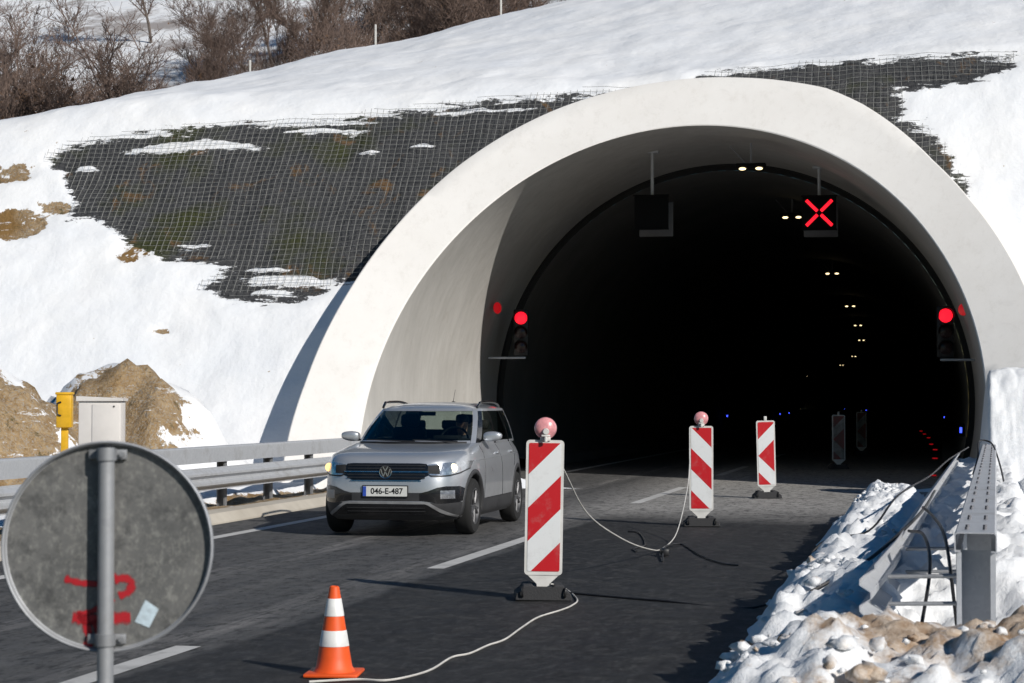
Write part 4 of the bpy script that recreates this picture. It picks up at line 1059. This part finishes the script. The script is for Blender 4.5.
# side details
def sidestrip(name, pts, wd, mat, sgn, parent=car, off=.003):
    P = [Vector((0, a, b)) for a, b in pts]; P2 = []
    for a, b in zip(P[:-1], P[1:]):
        for k in range(8): P2.append(a.lerp(b, k/8))
    P2.append(P[-1]); bm = bmesh.new()
    tube(bm, [(sgn*(xside(p.y, p.z)+off-wd*.5), p.y, p.z) for p in P2], wd, 6); return obj(name, bm, mat, parent)
for s_ in (1, -1):
    for pts in ([(.46, .40), (.50, .70), (.60, 1.03)], [(1.52, .40), (1.53, 1.03)], [(2.28, .74), (2.42, .90), (2.46, 1.03)], [(.5, .40), (2.1, .40)]): sidestrip('door_gap', pts, .004, M['black'], s_)
    sidestrip('shoulder_crease', [(.1, .865), (1.5, .88), (2.9, .90)], .006, M['car'], s_)
    for y in (1.36, 2.22):
        bm = bmesh.new(); x = xside(y, .93); box(bm, min(s_*(x-.01), s_*(x+.03)), max(s_*(x-.01), s_*(x+.03)), y-.10, y+.08, .915, .94, .01); obj('door_handle', bm, M['car'], car)
    for yc in (0, 2.55):
        V_, F_ = [], []
        for k, a in enumerate(np.linspace(-18, 198, 40)):
            for rr, ox in ((.372, -.03), (.374, .008), (.40, .012), (.428, .008), (.43, -.004)):
                y = yc+rr*math.cos(R(a)); z = max(.19, .335+rr*math.sin(R(a)))
                V_.append((s_*(xside(y, z)+ox), y, z))
            if k:
                for j in range(4): q = (k-1)*5+j; F_.append((q, q+1, q+6, q+5))
        pydata('arch_trim', V_, F_, M['clad'], car, True)
# wheels
def wheel(x, y, s_):
    t = bpy.data.objects.new('wheel', None); COL.objects.link(t); t.parent = car; t.location = (x, y, .328); t.rotation_euler = (0, R(90)*s_, 0)
    bm = bmesh.new(); lathe(bm, [(.205, -.10), (.25, -.105), (.30, -.10), (.320, -.08), (.328, -.05), (.328, .05), (.320, .08), (.30, .10), (.25, .105), (.212, .098), (.205, .09), (.205, -.10)], 48); obj('tyre', bm, M['tyre'], t)
    bm = bmesh.new(); lathe(bm, [(.205, -.09), (.19, -.06), (.19, .05), (.206, .085), (.214, .098), (.20, .099), (.186, .06), (.17, .03)], 40)
    for k in range(5):
        for dd_ in (-.16, .16):
            a = 2*PI*k/5; r0 = Vector((math.cos(a)*.04, math.sin(a)*.04, .075)); a2 = a+dd_; r1 = Vector((math.cos(a2)*.196, math.sin(a2)*.196, .082))
            tube(bm, [r0, (r0+r1)/2+Vector((0, 0, .006)), r1], [.022, .016, .014], 6)
    cyl(bm, (0, 0, .04), (0, 0, .088), .045, .035, 20); obj('rim', bm, M['rim'], t)
    bm = bmesh.new(); lathe(bm, [(.001, .0), (.15, .0), (.15, .015), (.001, .015)], 28); obj('brake_disc', bm, M['galv_dull'], t)
for x, y, s_ in ((.775, 0, 1), (-.775, 0, -1), (.775, 2.55, 1), (-.775, 2.55, -1)): wheel(x, y, s_)
# interior
bm = bmesh.new(); box(bm, -.66, .66, .62, 3.0, 1.058, 1.066); obj('interior_deck', bm, M['interior'], car)
bm = bmesh.new(); box(bm, -.66, .66, .66, .92, 1.05, 1.11, .03); box(bm, .2, .52, .62, .84, 1.10, 1.15, .02); obj('dashboard', bm, M['interior'], car)
for x in (-.36, .36):
    bm = bmesh.new(); box(bm, x-.22, x+.22, 1.60, 1.74, 1.02, 1.24, .05); box(bm, x-.12, x+.12, 1.66, 1.76, 1.24, 1.40, .04); obj('front_seat', bm, M['interior'], car)
bm = bmesh.new(); box(bm, -.62, .62, 2.28, 2.42, 1.02, 1.20, .04)
for x in (-.42, 0, .42): box(bm, x-.1, x+.1, 2.32, 2.40, 1.2, 1.32, .03)
obj('rear_seat', bm, M['interior'], car)
bm = bmesh.new(); bmesh.ops.create_circle(bm, segments=24, radius=.18); ring = [v.co.copy() for v in bm.verts]; bm.free(); bm = bmesh.new()
Mt = Matrix.Translation((.36, 1.08, 1.08)) @ Matrix.Rotation(R(65), 4, 'X'); pts = [Mt @ p for p in ring]; tube(bm, pts+[pts[0]], .014, 8, False); obj('steering_wheel', bm, M['black'], car)
bm = bmesh.new(); box(bm, -.11, .11, 1.15, 1.17, 1.385, 1.435, .01); obj('inner_mirror', bm, M['black'], car)
# rear lights
for s_ in (1, -1):
    bm = bmesh.new(); box(bm, min(s_*.52, s_*.70), max(s_*.52, s_*.70), 3.14, 3.225, .86, .96, .02); obj('tail_light', bm, simple('tail_lens', (.25, .01, .01), .2), car)

# driver: one continuous skinned figure seated behind the wheel
def person(loc_):
    me = bpy.data.meshes.new('person'); b = bmesh.new()
    J = {'pel': (0, .02, .0, .16), 'wai': (0, .04, .16, .145), 'che': (0, .06, .34, .165), 'nek': (0, .03, .50, .062), 'chin': (0, -.01, .57, .068), 'head': (0, .0, .66, .092), 'top': (0, .01, .73, .07),
         'shl': (-.17, .05, .43, .07), 'ell': (-.24, -.12, .20, .050), 'wrl': (-.16, -.36, .22, .034), 'hal': (-.13, -.42, .24, .036),
         'shr': (.17, .05, .43, .07), 'elr': (.24, -.12, .20, .050), 'wrr': (.16, -.36, .22, .034), 'har': (.13, -.42, .24, .036),
         'knl': (-.14, -.42, .02, .07), 'knr': (.14, -.42, .02, .07)}
    E = [('pel', 'wai'), ('wai', 'che'), ('che', 'nek'), ('nek', 'chin'), ('chin', 'head'), ('head', 'top'), ('che', 'shl'), ('shl', 'ell'), ('ell', 'wrl'), ('wrl', 'hal'), ('che', 'shr'), ('shr', 'elr'), ('elr', 'wrr'), ('wrr', 'har'), ('pel', 'knl'), ('pel', 'knr')]
    vv = {k: b.verts.new(p[:3]) for k, p in J.items()}
    for a, c_ in E: b.edges.new((vv[a], vv[c_]))
    b.to_mesh(me); b.free(); o = bpy.data.objects.new('person', me); COL.objects.link(o)
    o.modifiers.new('s', 'SKIN'); o.modifiers.new('u', 'SUBSURF').levels = 2
    for d, p in zip(me.skin_vertices[0].data, J.values()): d.radius = (p[3], p[3]*.9)
    me.skin_vertices[0].data[0].use_root = True
    bpy.context.view_layer.update()
    m2 = bpy.data.meshes.new_from_object(o.evaluated_get(bpy.context.evaluated_depsgraph_get())); bpy.data.objects.remove(o)
    n = link_mesh('person', m2, simple('dark_jacket', (.035, .04, .055), .8)); n.data.materials.append(simple('skin', (.42, .24, .17), .5))
    for p in n.data.polygons:
        c_ = p.center
        if c_.z > .51 or c_.y < -.37 and c_.z > .15: p.material_index = 1
    n.location = loc_
    bm = bmesh.new(); bmesh.ops.create_uvsphere(bm, u_segments=16, v_segments=12, radius=1)
    for v in bm.verts: v.co = Vector((v.co.x*.086, v.co.y*.10+.022, .695+v.co.z*.083))
    obj('hair', bm, simple('dark_hair', (.03, .02, .015), .7), n)
    return n
pn = person((-6.25+.36, 23.05+1.47, .635)); tag(pn, 'driver in a dark jacket holding the steering wheel of the silver car', 'person')

# ------------------------------------------------------------------ snow poles on the crest
def terr_pt(u, v): return (u, v, tz(u, v))
def pole(u, v, h, label, brace=False):
    z = tz(u, v); t = empty('fence_post', (u, v, z-.1), 0, label, 'post', 'thin posts along the snowy crest')
    bm = bmesh.new(); box(bm, -.026, .026, -.026, .026, 0, h+.1, .006); obj('post', bm, M['cable_white'], t)
    if brace:
        bm = bmesh.new(); tube(bm, [(.5, 0, .05), (.03, 0, h*.7)], .018, 6); obj('brace', bm, M['cable_white'], t)

# ------------------------------------------------------------------ bare trees on the hill behind
def m_bark(name, a, b):
    m = NT(name); n = m.noise(3, 5, .7); m.l(m.mix(m.ramp(n, .3, .7), a, b), m.b.inputs['Base Color']); m.set(rough=.9, spec=.1); return m.m
M['bark'] = m_bark('grey_bark', (.085, .07, .06), (.17, .145, .13)); M['twig'] = m_bark('brown_twigs', (.10, .07, .058), (.21, .155, .13))
M['leafy'] = m_bark('withered_leaves', (.12, .075, .05), (.19, .12, .08))
def tree_mesh(seed, H, stems, spread, leaves=0):
    rn = random.Random(seed); T = ([], []); C = ([], []); Lf = ([], [])
    def seg(store, a, b, ra, rb, n=3):
        V_, F_ = store; d = (b-a).normalized(); s_ = d.orthogonal().normalized(); q = d.cross(s_); k0 = len(V_)
        for p, r in ((a, ra), (b, rb)):
            for k in range(n): an = 2*PI*k/n; V_.append(p+(s_*math.cos(an)+q*math.sin(an))*r)
        for k in range(n): F_.append((k0+k, k0+(k+1) % n, k0+n+(k+1) % n, k0+n+k))
    def grow(p, d, L, r, lev):
        n = 4 if lev < 2 else 3; st_ = T if lev == 0 else C; pts = [p]
        for k in range(n):
            d = (d+Vector((rn.gauss(0, .13), rn.gauss(0, .13), rn.gauss(.05, .06)))).normalized()
            q = p+d*L/n; r2 = r*(1-.7*(k+1)/n) if lev else r*(1-.55*(k+1)/n)
            seg(st_, p, q, r*(1-.7*k/n) if lev else r*(1-.55*k/n), max(r2, .009), 6 if lev == 0 else 3)
            if lev < 4 and (k > 0 or lev > 0 or stems > 1):
                for _ in range([3, 3, 3, 3][lev]):
                    ax = Vector((rn.gauss(0, 1), rn.gauss(0, 1), rn.gauss(.2, .5))).normalized()
                    nd = (d*rn.uniform(.6, 1.1)+ax*spread).normalized()
                    if rn.random() < [0, .2, .35, .55][lev]: continue
                    grow(p.lerp(q, rn.random()), nd, L*rn.uniform(.38, .62), max(r*.45, .010), lev+1)
            if leaves and lev >= 2 and rn.random() < leaves:
                c_ = q; V_, F_ = Lf; k0 = len(V_)
                for _ in range(3): V_.append(c_+Vector((rn.gauss(0, .06), rn.gauss(0, .06), rn.gauss(0, .06))))
                F_.append((k0, k0+1, k0+2))
            p = q
    for s_ in range(stems):
        d = Vector((rn.gauss(0, .12 if stems == 1 else .35), rn.gauss(0, .12 if stems == 1 else .35), 1)).normalized()
        grow(Vector((rn.gauss(0, .05*stems), rn.gauss(0, .05*stems), -.2)), d, H*rn.uniform(.8, 1), .11 if stems == 1 else .06, 0)
    return T, C, Lf
protos = []
for k, (H, st_, sp_, lf) in enumerate([(6.6, 1, .75, 0), (7.4, 1, .6, 0), (5.2, 3, .5, .0), (4.4, 4, .45, .12), (7.0, 2, .6, .05)]):
    T, C, Lf = tree_mesh(10+k, H, st_, sp_, lf)
    def mk(name, st__, mat):
        me = bpy.data.meshes.new(name); me.from_pydata([tuple(p) for p in st__[0]], [], st__[1]); me.materials.append(mat); return me
    protos.append((mk('trunk', T, M['bark']), mk('crown', C, M['twig']), mk('withered_leaves', Lf, M['leafy']) if Lf[0] else None, st_))
    print('tree', k, len(C[1]))
rt = random.Random(21); spots = []
def cluster(x0, x1, v0, v1, n, kinds, s0, s1):
    for _ in range(n): spots.append((rt.uniform(x0, x1), rt.uniform(v0, v1), rt.choice(kinds), rt.uniform(s0, s1)))
def PU(px, v):
    """across-road metres for a view column at distance v"""
    k = (px-512)/2000; Y = v/(k*SA+CA); return Y*(k*CA-SA)
TREES = []   # (px column, v, kind, scale)
for px, v, k, s in [(8, 70, 2, .9), (44, 71, 2, .8), (14, 68, 3, 1.0), (30, 69, 2, .95), (52, 68, 3, .9), (22, 84, 1, 1.0), (92, 70, 3, .7), (104, 68, 4, .75), (118, 70, 2, .9), (130, 68, 0, .75), (142, 72, 4, .8), (157, 70, 2, .8), (112, 86, 1, .85), (100, 76, 1, .7), (136, 78, 4, .75), (150, 84, 2, .7),
                    (186, 84, 0, .8), (203, 80, 4, .85), (219, 90, 1, .9), (233, 78, 2, .8), (252, 84, 0, .85), (268, 92, 1, .9), (284, 82, 4, .85), (300, 96, 1, .9), (316, 84, 0, .8),
                    (334, 90, 2, .9), (352, 96, 1, .85), (372, 92, 4, .9), (394, 98, 0, .9), (416, 94, 2, 1.0), (438, 102, 1, .9), (462, 98, 4, .9), (486, 106, 0, .9), (508, 102, 2, 1.0), (526, 110, 1, 1),
                    (194, 74, 3, 1.0), (260, 74, 2, .85), (326, 76, 4, .85), (344, 78, 1, .8), (384, 84, 0, .9), (404, 82, 4, .85), (428, 86, 1, .9), (450, 88, 2, .9), (474, 90, 4, .9), (498, 92, 1, .95), (518, 94, 4, .9),
                    (112, 79, 1, .8), (32, 84, 1, .8),
                    (12, 96, 4, .9), (5, 118, 0, .9), (150, 134, 0, .9),
                    (210, 112, 2, .9), (240, 118, 4, 1), (272, 120, 1, 1), (305, 122, 2, 1), (340, 124, 0, 1), (380, 126, 4, 1), (420, 124, 1, 1)]:
    TREES.append((px, v, k, s))
NUM = ['1st', '2nd', '3rd']+['%dth' % i for i in range(4, 21)]+['21st', '22nd', '23rd']+['%dth' % i for i in range(24, 31)]+['31st', '32nd', '33rd']+['%dth' % i for i in range(34, 41)]+['41st', '42nd', '43rd']+['%dth' % i for i in range(44, 51)]+['51st', '52nd', '53rd']+['%dth' % i for i in range(54, 61)]+['61st', '62nd', '63rd', '64th', '65th', '66th']
rt = random.Random(5)
WHAT = ['slender bare tree with an open crown', 'tall bare grey-brown tree', 'bare many-stemmed thicket tree', 'low bushy tree with some brown leaves', 'forked bare tree with a few withered leaves']
TREES.sort(key=lambda a: a[0])
for i, (px, v, k, s) in enumerate(TREES):
    u = PU(px, v); tr, crn, lf, stn = protos[k]
    t = empty('bare_tree', (u, v, tz(u, v)-.1), rt.uniform(0, 6.28), '%s, %s from the left behind the crest' % (WHAT[k], NUM[i]), 'tree', 'bare trees on the hill behind the slope')
    s *= rt.uniform(.72, .98)*(1.3 if px < 60 else 1.25 if px < 165 else 1); t.scale = (s*1.05, s*1.05, s)
    for nm, me in (('trunk', tr), ('crown', crn), ('withered_leaves', lf)):
        if me is None: continue
        o = bpy.data.objects.new(nm, me); COL.objects.link(o); o.parent = t
for px, v, h, lab, br in ((4, 58, .8, 'first thin post from the left on the snowy crest', False), (124, 59, .95, 'leaning braced post, second from the left on the snowy crest', True), (249, 60, .95, 'third thin post from the left on the snowy crest', False), (375, 60, .9, 'fourth thin post from the left on the snowy crest', False), (501, 60, .75, 'last thin post on the right of the snowy crest', False)):
    pole(PU(px, v), v, h, lab, br)
